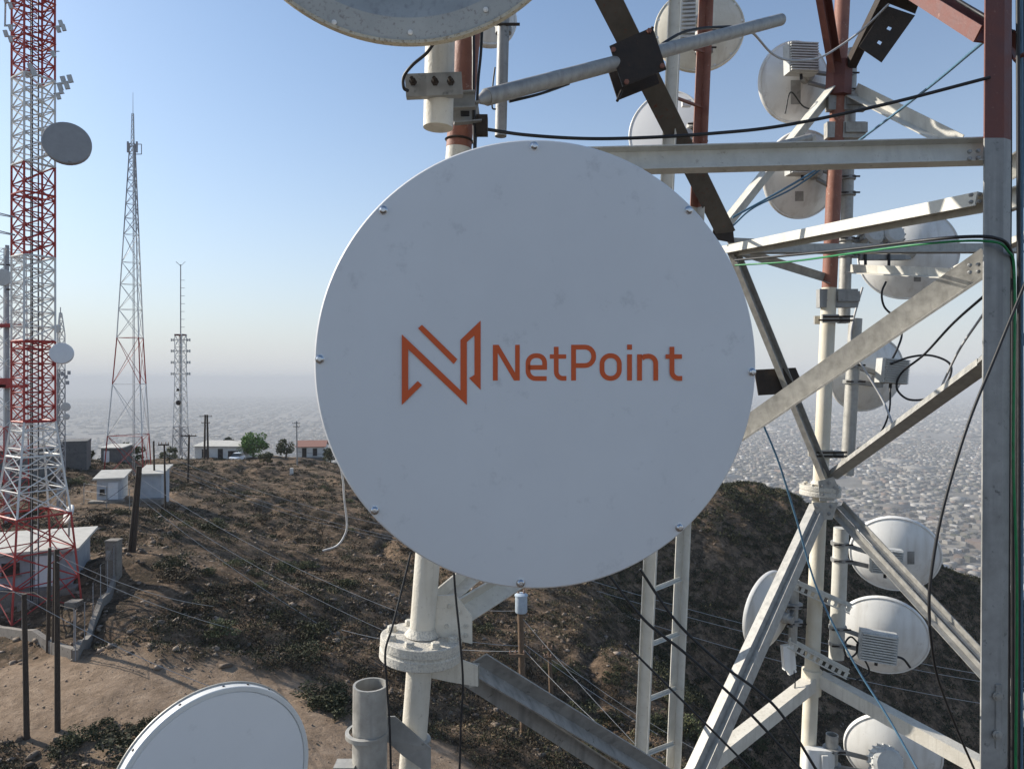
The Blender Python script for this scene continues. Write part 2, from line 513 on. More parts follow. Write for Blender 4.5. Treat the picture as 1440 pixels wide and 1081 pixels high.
def seg_dist(x, y, poly):
    best = np.full(x.shape, 1e9)
    for (ax, ay), (bx, by) in zip(poly[:-1], poly[1:]):
        dx, dy = bx - ax, by - ay
        t = np.clip(((x - ax) * dx + (y - ay) * dy) / (dx * dx + dy * dy), 0, 1)
        best = np.minimum(best, np.hypot(x - ax - t * dx, y - ay - t * dy))
    return best


def road_mask(x, y):
    d = seg_dist(x, y, ROAD) + vnoise(x * 0.5, y * 0.5, 91) * 0.8 + vnoise(x * 1.7, y * 1.7, 92) * 0.5
    return np.clip((3.3 - d) / 1.2, 0, 1)


def Hn(x, y):
    """ground height (numpy arrays)"""
    x = np.asarray(x, float); y = np.asarray(y, float)
    z = _W[_n] + _W[_n + 1] * x + _W[_n + 2] * y
    for k in range(_n):
        z = z + _W[k] * tps((x - CP[k, 0]) ** 2 + (y - CP[k, 1]) ** 2)
    d = np.hypot((x - 0) * 0.95, y - 70)
    cone = -30 - np.clip(d - 110, 0, None) * 0.52 + vnoise(x * 0.02, y * 0.02, 5) * 9
    t = np.clip((d - 85) / 75, 0, 1); t = t * t * (3 - 2 * t)
    z = z * (1 - t) + np.minimum(cone, z * 0.0 + cone) * t
    rm = road_mask(x, y)
    rough = 1 - 0.85 * rm
    flat = np.clip((np.hypot(x + 30, y - 62) - 4) / 6, 0.25, 1)
    z = z + rough * flat * (0.42 * vnoise(x / 5.1, y / 5.1, 1) + 0.24 * vnoise(x / 2.3 + 7, y / 2.3, 2) + 0.13 * vnoise(x / 1.05, y / 1.05, 3) + 0.06 * vnoise(x / 0.55, y / 0.55, 4))
    z = z - rough * flat * 0.55 * np.clip(1 - np.abs(vnoise(x / 8.0 + 3, y / 13.0, 14)) * 5, 0, 1)      # rills
    z = z - 0.07 * rm * (np.clip(1 - np.abs(np.abs(seg_dist(x, y, ROAD) - 0.8) - 0.0) / 0.35, 0, 1))      # wheel ruts
    z = z + 0.03 * rm * vnoise(x / 0.7, y / 2.5, 8)
    return np.maximum(z + ZC, PLAIN - 3)


def H(x, y):
    return float(Hn(np.array([x]), np.array([y]))[0])


def GY(px, Y, dz=0.0):
    x = (px - CX) / F_PX * Y
    return Vector((x, Y, H(x, Y) + dz))


_ys = np.concatenate([np.arange(12, 180, 0.2)])


def G(px, py):
    """where the line of sight through a pixel meets the ground"""
    x = (px - CX) / F_PX * _ys
    z = ZC + (HY - py) / F_PX * _ys
    hit = np.nonzero(z <= Hn(x, _ys))[0]
    k = hit[0] if len(hit) else len(_ys) - 1
    return Vector((x[k], _ys[k], H(x[k], _ys[k])))


def axis_pts(lo, hi, step, far_lo, far_hi):
    a = list(np.arange(lo, hi + 1e-6, step))
    s = step; v = hi
    while v < far_hi:
        s = min(s * 1.25, 24); v += s; a.append(v)
    s = step; v = lo
    while v > far_lo:
        s = min(s * 1.25, 24); v -= s; a.insert(0, v)
    return np.array(a)


gx = axis_pts(-78, 62, 0.42, -800, 800)
gy = axis_pts(16, 128, 0.42, -700, 900)
GX, GYY = np.meshgrid(gx, gy)
GZ = Hn(GX.ravel(), GYY.ravel()).reshape(GX.shape)
hv = np.stack([GX.ravel(), GYY.ravel(), GZ.ravel()], 1)
nx, ny = len(gx), len(gy)
ii, jj = np.meshgrid(np.arange(nx - 1), np.arange(ny - 1))
q = (jj * nx + ii).ravel()
hf = np.stack([q, q + 1, q + nx + 1, q + nx], 1)

# hill material: dry soil, litter, pale stones; the dirt road by a vertex mask
m = bpy.data.materials.new('dry_hill'); m.use_nodes = True
nt = m.node_tree; b = nt.nodes['Principled BSDF']
tc = nd(nt, 'ShaderNodeTexCoord')


def hn_(scale, detail=8.0, rough=0.65):
    n = nd(nt, 'ShaderNodeTexNoise', i_Scale=scale, i_Detail=detail, i_Roughness=rough)
    nt.links.new(tc.outputs['Object'], n.inputs['Vector'])
    return n.outputs[0]


c = ramp(nt, hn_(0.16), [(0.32, (0.085, 0.056, 0.035)), (0.5, (0.165, 0.108, 0.067)), (0.66, (0.28, 0.19, 0.118))])
c2 = ramp(nt, hn_(2.4, 12, 0.8), [(0.40, (0.05, 0.037, 0.026)), (0.52, (0.165, 0.115, 0.078)), (0.62, (0.36, 0.265, 0.185))])
c = mix(nt, 0.55, c, c2)
f = ramp(nt, hn_(0.8, 11, 0.78), [(0.47, 0.0), (0.55, 0.8)])
c = mix(nt, f, c, (0.032, 0.026, 0.017))
f = ramp(nt, hn_(3.2, 6, 0.7), [(0.63, 0.0), (0.68, 0.7)])
c = mix(nt, f, c, (0.34, 0.28, 0.23))
at = nd(nt, 'ShaderNodeVertexColor', layer_name='road')
rc = ramp(nt, hn_(1.6, 12, 0.78), [(0.32, (0.17, 0.12, 0.08)), (0.5, (0.27, 0.195, 0.135)), (0.68, (0.38, 0.285, 0.205))])
c = mix(nt, at.outputs[0], c, rc)
nt.links.new(c, b.inputs['Base Color'])
b.inputs['Roughness'].default_value = 0.95
b.inputs['Specular IOR Level'].default_value = 0.1
bp = nd(nt, 'ShaderNodeBump', i_Strength=0.7, i_Distance=0.25)
nt.links.new(hn_(2.4, 10, 0.75), bp.inputs['Height'])
nt.links.new(bp.outputs[0], b.inputs['Normal'])
M['dry_hill'] = m
hill = np_mesh('hill_terrain', hv, hf, 'dry_hill', smooth=True)
ca = hill.data.color_attributes.new('road', 'FLOAT_COLOR', 'POINT')
rmv = road_mask(hv[:, 0], hv[:, 1])
# pale bare soil by the sheds too
bare = np.clip(1 - np.hypot((hv[:, 0] + 38) / 14, (hv[:, 1] - 70) / 9), 0, 1) * 0.9
bare = np.maximum(bare, np.clip(1 - np.hypot((hv[:, 0] + 45) / 30, (hv[:, 1] - 128) / 12), 0, 1))
bare = bare * np.clip(0.6 + 0.6 * vnoise(hv[:, 0] / 3, hv[:, 1] / 3, 33), 0, 1)
rmv = np.maximum(rmv, bare * 0.75)
ca.data.foreach_set('color', np.repeat(rmv, 4).astype(np.float32))
tag(hill, kind='structure')

# ------------------------------------------------------------------ the plain and the city
m = bpy.data.materials.new('city_ground'); m.use_nodes = True
nt = m.node_tree; b = nt.nodes['Principled BSDF']
tc = nd(nt, 'ShaderNodeTexCoord')
c = ramp(nt, hn_(0.0022, 8, 0.6), [(0.35, (0.07, 0.066, 0.052)), (0.5, (0.13, 0.113, 0.092)), (0.65, (0.25, 0.22, 0.18))])
vo = nd(nt, 'ShaderNodeTexVoronoi', i_Scale=0.03)
nt.links.new(tc.outputs['Object'], vo.inputs['Vector'])
c3 = ramp(nt, vo.outputs['Color'], [(0.0, (0.05, 0.054, 0.038)), (0.35, (0.105, 0.095, 0.08)), (0.7, (0.17, 0.157, 0.142)), (1.0, (0.28, 0.268, 0.25))])
c = mix(nt, 0.5, c, c3)
nt.links.new(c, b.inputs['Base Color'])
b.inputs['Roughness'].default_value = 0.95
M['city_ground'] = m
EXT = 40000.0
ax_ = np.array([-EXT, -16000, -8000, -4000, -2000, 0, 2000, 4000, 8000, 16000, EXT])
PX_, PY_ = np.meshgrid(ax_, ax_)
n_ = len(ax_)
pv = np.stack([PX_.ravel(), PY_.ravel(), np.full(PX_.size, PLAIN)], 1)
ii, jj = np.meshgrid(np.arange(n_ - 1), np.arange(n_ - 1)); q = (jj * n_ + ii).ravel()
plain = np_mesh('valley_plain', pv, np.stack([q, q + 1, q + n_ + 1, q + n_], 1), 'city_ground')
tag(plain, kind='structure')

m = bpy.data.materials.new('city_walls'); m.use_nodes = True
nt = m.node_tree; b = nt.nodes['Principled BSDF']
g = nd(nt, 'ShaderNodeNewGeometry')
oi = nd(nt, 'ShaderNodeObjectInfo')
ad = nd(nt, 'ShaderNodeMath', operation='ADD'); nt.links.new(g.outputs['Random Per Island'], ad.inputs[0]); nt.links.new(oi.outputs['Random'], ad.inputs[1])
fr = nd(nt, 'ShaderNodeMath', operation='FRACT'); nt.links.new(ad.outputs[0], fr.inputs[0])
c = ramp(nt, fr.outputs[0], [(0.0, (0.32, 0.295, 0.26)), (0.14, (0.25, 0.22, 0.185)), (0.28, (0.05, 0.056, 0.036)), (0.36, (0.12, 0.108, 0.095)), (0.48, (0.28, 0.262, 0.235)), (0.60, (0.095, 0.088, 0.078)), (0.72, (0.17, 0.12, 0.095)), (0.84, (0.15, 0.138, 0.122)), (0.93, (0.30, 0.28, 0.25)), (1.0, (0.55, 0.53, 0.50))])
nt.links.new(c, b.inputs['Base Color'])
b.inputs['Roughness'].default_value = 0.85
M['city_walls'] = m


def city_boxes(pitch, d0, d1, az, keep, smin, smax, hmin, hmax, rot, seed, street=6, cap=None):
    r = np.random.default_rng(seed)
    k = int(d1 / pitch) + 2
    I, J = np.meshgrid(np.arange(-k, k), np.arange(-k, k))
    I = I.ravel(); J = J.ravel()
    ok = (I % street != 0) & (J % (street // 2) != 0)
    I = I[ok]; J = J[ok]
    a = (I + r.uniform(-.12, .12, len(I))) * pitch; bq = (J + r.uniform(-.12, .12, len(I))) * pitch
    dist0 = np.hypot(a, bq)
    rr = rot + 0.35 * np.sign(vnoise(a / 900, bq / 900, seed + 3))      # districts at two angles
    x = a * np.cos(rot) - bq * np.sin(rot); y = a * np.sin(rot) + bq * np.cos(rot)
    d = np.hypot(x, y)
    ang = np.degrees(np.arctan2(x, y))
    dens = vnoise(x / 420, y / 420, seed) * 0.5 + vnoise(x / 150, y / 150, seed + 1) * 0.5
    ok = (d > d0) & (d < d1) & (np.abs(ang) < az) & (r.uniform(0, 1, len(x)) < keep + 0.35 * dens) & (dens > -0.5)
    x = x[ok]; y = y[ok]; n = len(x)
    hx = r.uniform(smin, smax, n) / 2; hy = r.uniform(smin, smax, n) / 2; hh = r.uniform(hmin, hmax, n)
    big = r.uniform(0, 1, n) < 0.012
    hx = np.where(big, hx * 3.2, hx); hy = np.where(big, hy * 2.0, hy); hh = np.where(big, hh * 1.3, hh)
    th = rot + 0.08 * r.standard_normal(n)
    return x, y, hx, hy, hh, th


def boxes_mesh(name, x, y, hx, hy, hh, th):
    n = len(x)
    sx = np.array([-1, 1, 1, -1, -1, 1, 1, -1]); sy = np.array([-1, -1, 1, 1, -1, -1, 1, 1]); sz = np.array([0, 0, 0, 0, 1, 1, 1, 1])
    lx = hx[:, None] * sx; ly = hy[:, None] * sy
    c_, s_ = np.cos(th)[:, None], np.sin(th)[:, None]
    v = np.stack([x[:, None] + lx * c_ - ly * s_, y[:, None] + lx * s_ + ly * c_, PLAIN + 0.02 + hh[:, None] * sz - 0.5 * (1 - sz)], 2).reshape(-1, 3)
    f = np.array([[4, 5, 6, 7], [0, 1, 5, 4], [1, 2, 6, 5], [2, 3, 7, 6], [3, 0, 4, 7]])
    fs = (np.arange(n)[:, None, None] * 8 + f[None]).reshape(-1, 4)
    return np_mesh(name, v, fs, 'city_walls')


X1 = city_boxes(14.0, 900, 3600, 46, 0.88, 8, 14, 2.5, 6.5, 0.5, 21)
X2 = city_boxes(34.0, 3600, 11000, 44, 0.6, 12, 30, 3, 9, 0.2, 22)
X3 = city_boxes(130.0, 1300, 5000, 44, 0.25, 35, 80, 5, 9, 0.5, 23)
# the 300 buildings that show largest, right of the near hill, are objects of their own
d = np.hypot(X1[0], X1[1])
px_ = CX + X1[0] / X1[1] * F_PX; py_ = HY + (ZC - PLAIN) / X1[1] * F_PX
vis = (px_ > 1185) & (px_ < 1440) & (py_ < 790)
order = np.argsort(np.where(vis, d, 1e9))[:290]
mask = np.ones(len(d), bool); mask[order] = False
boxes_1 = [a[mask] for a in X1]
tag(boxes_mesh('city_buildings', *[np.concatenate([a, b_]) for a, b_ in zip([np.concatenate([a2, b2_]) for a2, b2_ in zip(boxes_1, X3)], X2)]), 'pale low buildings of the city filling the hazy plain', 'city', kind='stuff')


def city_house(gable):
    mb = MB()
    mb.box((0, 0, 0.5), 0.5, 0.5, 0.5)
    if gable == 0:      # parapet roof with a stair hut
        mb.box((0.2, 0.15, 1.1), 0.18, 0.2, 0.1)
    elif gable == 1:
        mb.add([(-.54, -.54, 1), (.54, -.54, 1), (.54, .54, 1), (-.54, .54, 1), (-.54, 0, 1.35), (.54, 0, 1.35)], [(0, 1, 5, 4), (2, 3, 4, 5), (0, 4, 3), (1, 2, 5)])
    else:
        mb.box((-0.25, 0, 1.2), 0.25, 0.5, 0.2)
    return mb.build('city_building', 'city_walls', origin=(0, 0, 0))


CITY_LABEL = ['small flat roofed city building with a stair hut on the plain right of the hill', 'small pitched roof city building on the plain right of the hill', 'small city building with a raised upper storey on the plain right of the hill']
CITY_GROUP = ['flat roofed city buildings', 'pitched roof city buildings', 'stepped city buildings']
protos = [city_house(k) for k in range(3)]
for i, k in enumerate(order):
    kind = i % 3
    o = protos[kind] if i < 3 else protos[kind].copy()
    if i >= 3: col.objects.link(o)
    o.location = (X1[0][k], X1[1][k], PLAIN + 0.02)
    o.scale = (X1[2][k] * 2, X1[3][k] * 2, X1[4][k])
    o.rotation_euler = (0, 0, X1[5][k])
    tag(o, CITY_LABEL[kind], 'building', CITY_GROUP[kind])

# pale dry river channel and avenues on the plain
pmat('pale_channel', (0.36, 0.32, 0.27), (0.46, 0.42, 0.36), 0.02, 0.9, 0, 0)


def city_strip(name, pix, w, zoff):
    mb = MB()
    p = [P(a, b_, (ZC - PLAIN) / (b_ - HY) * F_PX) for a, b_ in pix]
    L, Rr = [], []
    for i, q_ in enumerate(p):
        d_ = (p[min(i + 1, len(p) - 1)] - p[max(i - 1, 0)]); d_.z = 0; d_.normalize()
        nrm = Vector((-d_.y, d_.x, 0))
        L.append(Vector((q_.x, q_.y, PLAIN + zoff)) + nrm * w / 2); Rr.append(Vector((q_.x, q_.y, PLAIN + zoff)) - nrm * w / 2)
    k = len(p)
    mb.add(L + Rr, [(i, i + 1, k + i + 1, k + i) for i in range(k - 1)])
    o = mb.build(name, 'pale_channel', origin=(0, 0, PLAIN))
    return tag(o, kind='structure')


city_strip('river_channel', [(1060, 640), (1130, 676), (1200, 703), (1300, 709), (1400, 716), (1520, 722), (1700, 730)], 40, 0.5)
city_strip('city_road', [(1050, 655), (1120, 640), (1200, 622), (1300, 600), (1440, 575)], 26, 0.3)
city_strip('city_road', [(1180, 720), (1290, 665), (1360, 640), (1500, 600)], 20, 0.7)
city_strip('city_road', [(-100, 600), (120, 618), (300, 612), (460, 603)], 30, 0.3)
city_strip('city_road', [(1230, 790), (1290, 745), (1340, 720)], 18, 0.9)

# ------------------------------------------------------------------ the near tower
YA, YF, YR = 4.4, 8.6, 4.45
tower = thing('lattice_tower', 'near steel lattice tower with round white legs that carries the dishes', 'tower', (1.2, 6.0, H(1.2, 6.0)))


def part(mb, name, mat, parent, smooth=None, label=None):
    o = mb.build(name, mat, parent, smooth)
    if label: o['label'] = label
    return o


def legA(py):
    """axis of the near leg at a picture height"""
    return P(655 - (py - 80) * 70 / 920.0, py, YA)


def legF(py):
    return P(1181 - (py - 80) * 41 / 900.0, py, YF)


def leg_foot(fn):
    a, b_ = fn(900), fn(1000)
    d_ = (b_ - a).normalized()
    t = 0.0
    p = b_.copy()
    while p.z > H(p.x, p.y) - 0.6 and t < 40:
        p += d_ * 0.1; t += 0.1
    return p


def leg_section(fn, y0, y1, r, mat, label=None):
    p1 = fn(y1) if y1 is not None else leg_foot(fn)
    mb = MB(); mb.tube(fn(y0), p1, r, n=28)
    return part(mb, 'leg', mat, tower, 40, label)


rA, rF = 0.078, 0.086
leg_section(legA, -420, -120, rA, 'painted_cream')
leg_section(legA, -120, 209, rA + 0.001, 'faded_red', 'round leg section in faded red paint')
leg_section(legA, 209, 905, rA, 'painted_white', 'round leg section in weathered white paint')
leg_section(legA, 905, None, rA + 0.001, 'painted_white')
leg_section(legF, -200, 405, rF, 'faded_red', 'round leg section in faded red paint')
leg_section(legF, 405, 690, rF + 0.001, 'painted_cream', 'round leg section in yellowed white paint')
leg_section(legF, 690, None, rF, 'painted_cream')


def flange(c, axis, r, t, nb, phase, br, matn='flange_white'):
    mb = MB()
    d_ = axis.normalized()
    lo = c - d_ * t
    bev = 0.006
    mb.lathe(c, d_, [(0, -0.002), (r - bev, -0.002), (r, -bev), (r, -t + 0.012), (r - 0.006, -t + 0.006), (r - 0.006, -t), (0, -t)], 56)
    mb.lathe(c - d_ * t, d_, [(0, -0.0005), (r - 0.006, -0.0005), (r - 0.006, -0.006), (r, -0.012), (r, -t + bev), (r - bev, -t), (0, -t)], 56)
    fl = part(mb, 'flange', matn, tower, 30)
    _, u, v = basis(d_, Vector((0, 1, 0)))
    for k in range(nb):
        a = phase + 2 * math.pi * k / nb
        p = c + (u * math.cos(a) + v * math.sin(a)) * (r * 0.80)
        mb = MB()
        mb.lathe(p - d_ * 0.003, d_, [(br * 1.3, 0), (br * 1.3, 0.006), (br, 0.007), (br, br * 0.95), (br * 0.85, br * 1.12), (0, br * 1.13)], 6)
        mb.build('bolt', matn, fl)
    return fl


axA = legA(200) - legA(900)
axF = legF(200) - legF(900)
cA = legA(893)
flange(cA, axA, 0.252, 0.066, 8, 0.25, 0.029)
flange(legF(682), axF, 0.235, 0.062, 8, 0.1, 0.024)
mb = MB(); mb.lathe(legA(884), axA, [(rA + 0.03, -0.035), (rA + 0.012, -0.012), (rA + 0.002, 0.012)], 28); part(mb, 'weld_collar', 'flange_white', tower, 60)
mb = MB(); mb.lathe(legF(677), axF, [(rF + 0.03, -0.03), (rF + 0.002, 0.012)], 28); part(mb, 'weld_collar', 'flange_white', tower, 60)

# right leg: a wide bent plate section, red above, galvanized below
R_PROF = [(-0.070, -0.012), (0.050, -0.012), (0.122, 0.026), (0.116, 0.037), (0.046, 0.0), (-0.070, 0.0)]


def legR(py):
    return P(1399.5 - (py - 50) * 6 / 1000.0, py, YR)


for y0, y1, matn, lab in ((-300, 195, 'dark_red', 'bent plate leg section in dark red paint'), (195, None, 'galvanized_dull', 'bent plate leg section in mottled galvanized steel')):
    p1 = legR(y1) if y1 else leg_foot(legR)
    mb = MB(); mb.sweep([(a, b_) for a, b_ in R_PROF], legR(y0), p1, Vector((0, 1, 0)))
    part(mb, 'leg', matn, tower, None, lab)
# splice plate with two bolts low on the right leg
mb = MB(); mb.box(legR(1005) + Vector((0.035, -0.017, 0)), 0.018, 0.005, 0.20)
sp = part(mb, 'splice_plate', 'galvanized_dull', tower)
for py in (976, 1030):
    mb = MB(); mb.lathe(legR(py) + Vector((0.024, -0.0215, 0)), (0, -1, 0), [(0.030, 0), (0.030, 0.005), (0.020, 0.0055), (0.020, 0.018), (0, 0.02)], 12)
    mb.build('bolt', 'galvanized', sp)


def brace(p0, p1, prof, mat, hint, label=None, name='brace'):
    mb = MB(); mb.sweep(prof, p0, p1, hint)
    return part(mb, name, mat, tower, None, label)


N_ = P(1025, 338, 8.0)         # the joint behind the dish
# horizontal round-edged channel from the near leg to the right leg
def rounded(h, d_, k=5):
    o = []
    for cx_, cy_, a0 in ((h / 2 - d_, 0, -90), (-h / 2 + d_, 0, 90)):
        for i in range(k + 1):
            a = R(a0 + 180 * i / k); o.append((cx_ + d_ * math.cos(a), cy_ + d_ * math.sin(a)))
    return o


brace(P(640, 236, 4.5), P(1386, 217, 4.54), C_prof(0.165, 0.07, 0.008), 'painted_steel_white', Vector((0, -1, 0.25)), 'long horizontal channel beam across the tower face')
brace(P(1024, 348, 8.0), P(1390, 273, 4.6), C_prof(0.17, 0.09, 0.010), 'painted_steel_white', Vector((0.1, -0.9, -0.55)), 'white channel beam rising to the right leg')
brace(P(1032, 349, 8.05), P(1440, 348, 8.3), L_prof(0.12, 0.012), 'galvanized', Vector((0, 0, 1)))
brace(P(1036, 352, 8.1), P(1166, 392, YF - 0.05), L_prof(0.10, 0.010), 'galvanized', Vector((0, -0.4, 1)))
brace(P(1020, 322, 8.1), P(1172, 130, YF - 0.05), L_prof(0.15, 0.012), 'painted_steel_white', Vector((0.7, -0.9, 0.3)))
brace(P(826, -60, 5.6), P(1022, 330, 7.9), C_prof(0.20, 0.09, 0.010), 'brown_steel', Vector((0.3, 1, 0.3)), 'dark rusty channel brace crossing the grey pipe')
brace(P(945, 672, 7.15), P(1388, 366, 4.58), L_prof(0.17, 0.016), 'galvanized', Vector((0, -0.5, 1)), 'heavy galvanized angle brace rising to the right leg')
brace(P(1026, 350, 8.0), P(1162, 683, YF - 0.08), C_prof(0.15, 0.07, 0.010), 'galvanized', Vector((0.8, -0.9, 0)))
brace(P(1170, 672, YF - 0.06), P(1386, 516, 5.6), C_prof(0.13, 0.06, 0.010), 'galvanized', Vector((0.1, -0.6, 0.8)))
brace(P(1440, 470, 5.0), P(1386, 516, 5.6), C_prof(0.13, 0.06, 0.010), 'galvanized', Vector((0.1, -0.6, 0.8)))
brace(P(1416, 240, 4.9), P(1480, 200, 4.7), C_prof(0.15, 0.06, 0.010), 'painted_steel_white', Vector((0, -1, 0.2)))
brace(P(1416, 285, 4.9), P(1480, 262, 4.7), C_prof(0.15, 0.06, 0.010), 'painted_steel_white', Vector((0, -1, 0.2)))
# double angle going down left from the far flange
for o_ in (-0.062, 0.062):
    dx = Vector((o_, 0, 0))
    brace(P(1152, 712, YF - 0.1) + dx * 0.7, P(960, 1135, 6.6) + dx, L_prof(0.105, 0.011), 'galvanized', Vector((-0.1, 1, 0.25)), 'twin angle brace running down from the far flange')
for o_ in (-0.05, 0.05):
    dx = Vector((o_, 0, o_ * 0.6))
    brace(P(1176, 712, YF - 0.1) + dx, P(1500, 1062, 6.3) + dx, L_prof(0.075, 0.010), 'galvanized', Vector((0.2, -1, 0.4)))
brace(P(1144, 957, YF - 0.02), P(940, 1118, 7.2), rect_prof(0.15, 0.15), 'painted_white', Vector((0, 0, 1)), 'square white strut meeting the far leg')
brace(P(1152, 953, YF - 0.02), P(1440, 1110, 7.0), rect_prof(0.155, 0.155), 'painted_white', Vector((0, 0, 1)), 'square white strut running from the far leg to the right')
mb = MB(); mb.lathe(legF(957), axF, [(rF + 0.002, -0.16), (rF + 0.03, -0.15), (rF + 0.03, 0.14), (rF + 0.002, 0.15)], 28); part(mb, 'leg_collar', 'painted_cream', tower, 40)
# braces on the near leg
gp = lambda px, py, Y=YA: P(px, py, Y)
mb = MB(); mb.plate([gp(602, 838), gp(640, 836), gp(664, 866), gp(664, 905), gp(610, 893)], (0, 1, 0), 0.014); part(mb, 'gusset_plate', 'painted_white', tower, None)
mb = MB(); mb.plate([gp(602, 940), gp(650, 928), gp(672, 936), gp(672, 965), gp(630, 958), gp(602, 952)], (0, 1, 0), 0.014); part(mb, 'gusset_plate', 'painted_white', tower, None)
brace(P(616, 846, 4.47), P(925, 585, 6.85), L_prof(0.10, 0.010), 'painted_white', Vector((-0.5, -0.8, 0.3)))
brace(P(640, 866, 4.50), P(931, 685, 6.85), L_prof(0.13, 0.012), 'painted_steel_white', Vector((-0.2, -0.9, 0.4)))
for k, (a, b_) in enumerate((((655, 950), (905, 1112)), ((676, 935), (945, 1098)))):
    brace(P(a[0], a[1], 4.46), P(b_[0], b_[1], 5.9), L_prof(0.112, 0.012), 'galvanized_dull', Vector((0.2 if k else -0.2, -0.6, 0.9 if k else 0.4)), 'twin dark angle brace sloping down from the near flange')
mb = MB(); mb.plate([P(655, 932, 4.44), P(674, 932, 4.44), P(674, 962, 4.44), P(660, 966, 4.44)], (0, -1, 0), 0.01); part(mb, 'gusset_plate', 'galvanized', tower)
# upper far joint
mb = MB(); mb.lathe(legF(108), axF, [(rF + 0.002, -0.26), (rF + 0.07, -0.25), (rF + 0.07, 0.16), (rF + 0.002, 0.17)], 8); part(mb, 'leg_collar', 'dark_red', tower, None, 'faceted dark red collar on the far leg')
brace(P(1170, 95, YF - 0.1), P(1147, -40, 7.6), C_prof(0.17, 0.08, 0.010), 'dark_red', Vector((0.3, -1, 0)))
brace(P(1198, 126, YF - 0.1), P(1345, 200, 7.4), L_prof(0.14, 0.012), 'painted_steel_white', Vector((0.1, -0.7, 0.7)), 'white angle brace with a notched edge')
brace(P(1270, -14, 5.6), P(1390, 62, 4.62), C_prof(0.21, 0.10, 0.012), 'dark_red', Vector((0.1, -0.9, 0.4)), 'dark red channel brace meeting the top of the right leg')
brace(P(1416, 70, 4.62), P(1460, 110, 4.9), C_prof(0.20, 0.08, 0.012), 'dark_red', Vector((0.1, -0.9, 0.4)))
brace(P(1196, 92, YF - 0.1), P(1256, -30, 7.6), L_prof(0.11, 0.011), 'rust_dark', Vector((0.7, -0.7, 0.4)))
# dark plate with two holes hanging from that brace (frame of strips round the holes)
def hole_plate(corners, rows, mat, name):
    a, b_, c_, d_ = [Vector(p) for p in corners]
    n_ = (b_ - a).cross(d_ - a).normalized()
    mb = MB()
    def at2(u, v): return a.lerp(b_, u).lerp(d_.lerp(c_, u), v)
    def strip(u0, u1, v0, v1): mb.plate([at2(u0, v0), at2(u1, v0), at2(u1, v1), at2(u0, v1)], n_, 0.012)
    vprev = 0.0
    for v0, v1, u0, u1 in rows:
        strip(0, 1, vprev, v0); strip(0, u0, v0, v1); strip(u1, 1, v0, v1); vprev = v1
    strip(0, 1, vprev, 1)
    return part(mb, name, mat, tower)


hole_plate([P(1246, 8, 7.6), P(1287, 22, 7.6), P(1240, 88, 7.7), P(1208, 66, 7.7)], [(0.36, 0.43, 0.46, 0.60), (0.68, 0.75, 0.46, 0.60)], 'rust_dark', 'perforated_plate')
hole_plate([P(1246, 4, 7.55), P(1252, -22, 7.3), P(1300, -14, 7.3), P(1287, 20, 7.55)], [(0.5, 0.51, 0.5, 0.51)], 'rust_dark', 'bracket_plate')
# joint plates behind the dish
mb = MB(); mb.plate([P(1004, 316, 7.9), P(1030, 320, 7.9), P(1032, 342, 7.9), P(1000, 336, 7.9)], (0, -1, 0), 0.02); part(mb, 'gusset_plate', 'rust_dark', tower)
mb = MB(); mb.plate([P(1020, 334, 7.92), P(1060, 336, 7.92), P(1054, 360, 7.92), P(1030, 358, 7.92)], (0, -1, 0), 0.016); part(mb, 'gusset_plate', 'galvanized', tower)
mb = MB(); mb.plate([P(1060, 520, 8.3), P(1118, 517, 8.3), P(1133, 552, 8.3), P(1066, 556, 8.3)], (0.1, -1, 0.1), 0.016); part(mb, 'joint_plate', 'rust_dark', tower)
mb = MB(); mb.plate([P(1150, 676, YF - 0.2), P(1172, 670, YF - 0.2), P(1180, 690, YF - 0.2), P(1172, 704, YF - 0.2), P(1152, 704, YF - 0.2)], (0, -1, 0), 0.014); part(mb, 'gusset_plate', 'galvanized', tower)
mb = MB(); mb.plate([P(1142, 706, YF - 0.2), P(1178, 706, YF - 0.2), P(1170, 730, YF - 0.2), P(1150, 730, YF - 0.2)], (0, -1, 0), 0.014); part(mb, 'gusset_plate', 'galvanized', tower)

# cable ladder in the middle of the tower
def rail(px0, px1, Y, w, prof_fn, y0, y1, mat, hint, lab=None):
    f = lambda py: P(px0 + (px1 - px0) * py / 1081.0, py, Y)
    p1 = f(y1) if y1 is not None else leg_foot(f)
    mb = MB(); mb.sweep(prof_fn, f(y0), p1, hint); return part(mb, 'ladder_rail', mat, tower, None, lab)


rail(951, 902, 6.9, 0, C_prof(0.125, 0.05, 0.008), -80, 1081, 'painted_steel_white', Vector((-0.5, -1, 0)), 'pale channel rail of the cable ladder')
rail(951, 902, 6.9, 0, C_prof(0.124, 0.049, 0.008), 1081, None, 'painted_steel_white', Vector((-0.5, -1, 0)))
rail(993, 947, 7.6, 0, L_prof(0.11, 0.01), -80, 290, 'faded_red', Vector((0.6, -1, 0)), 'faded red angle rail of the cable ladder')
rail(993, 947, 7.6, 0, L_prof(0.11, 0.01), 290, None, 'painted_steel_white', Vector((0.6, -1, 0)))
fa = lambda py: P(951 - 49 * py / 1081.0, py, 6.92)
fb = lambda py: P(993 - 46 * py / 1081.0, py, 7.6)
for i in range(16):
    py = -30 + i * 77
    mb = MB(); mb.sweep(L_prof(0.035, 0.006), fa(py + 12) + Vector((0.03, 0, 0)), fb(py - 4 if py > 700 else py + 26), Vector((0, 0, 1)))
    part(mb, 'ladder_rung', 'faded_red' if py < 290 else 'painted_steel_white', tower)

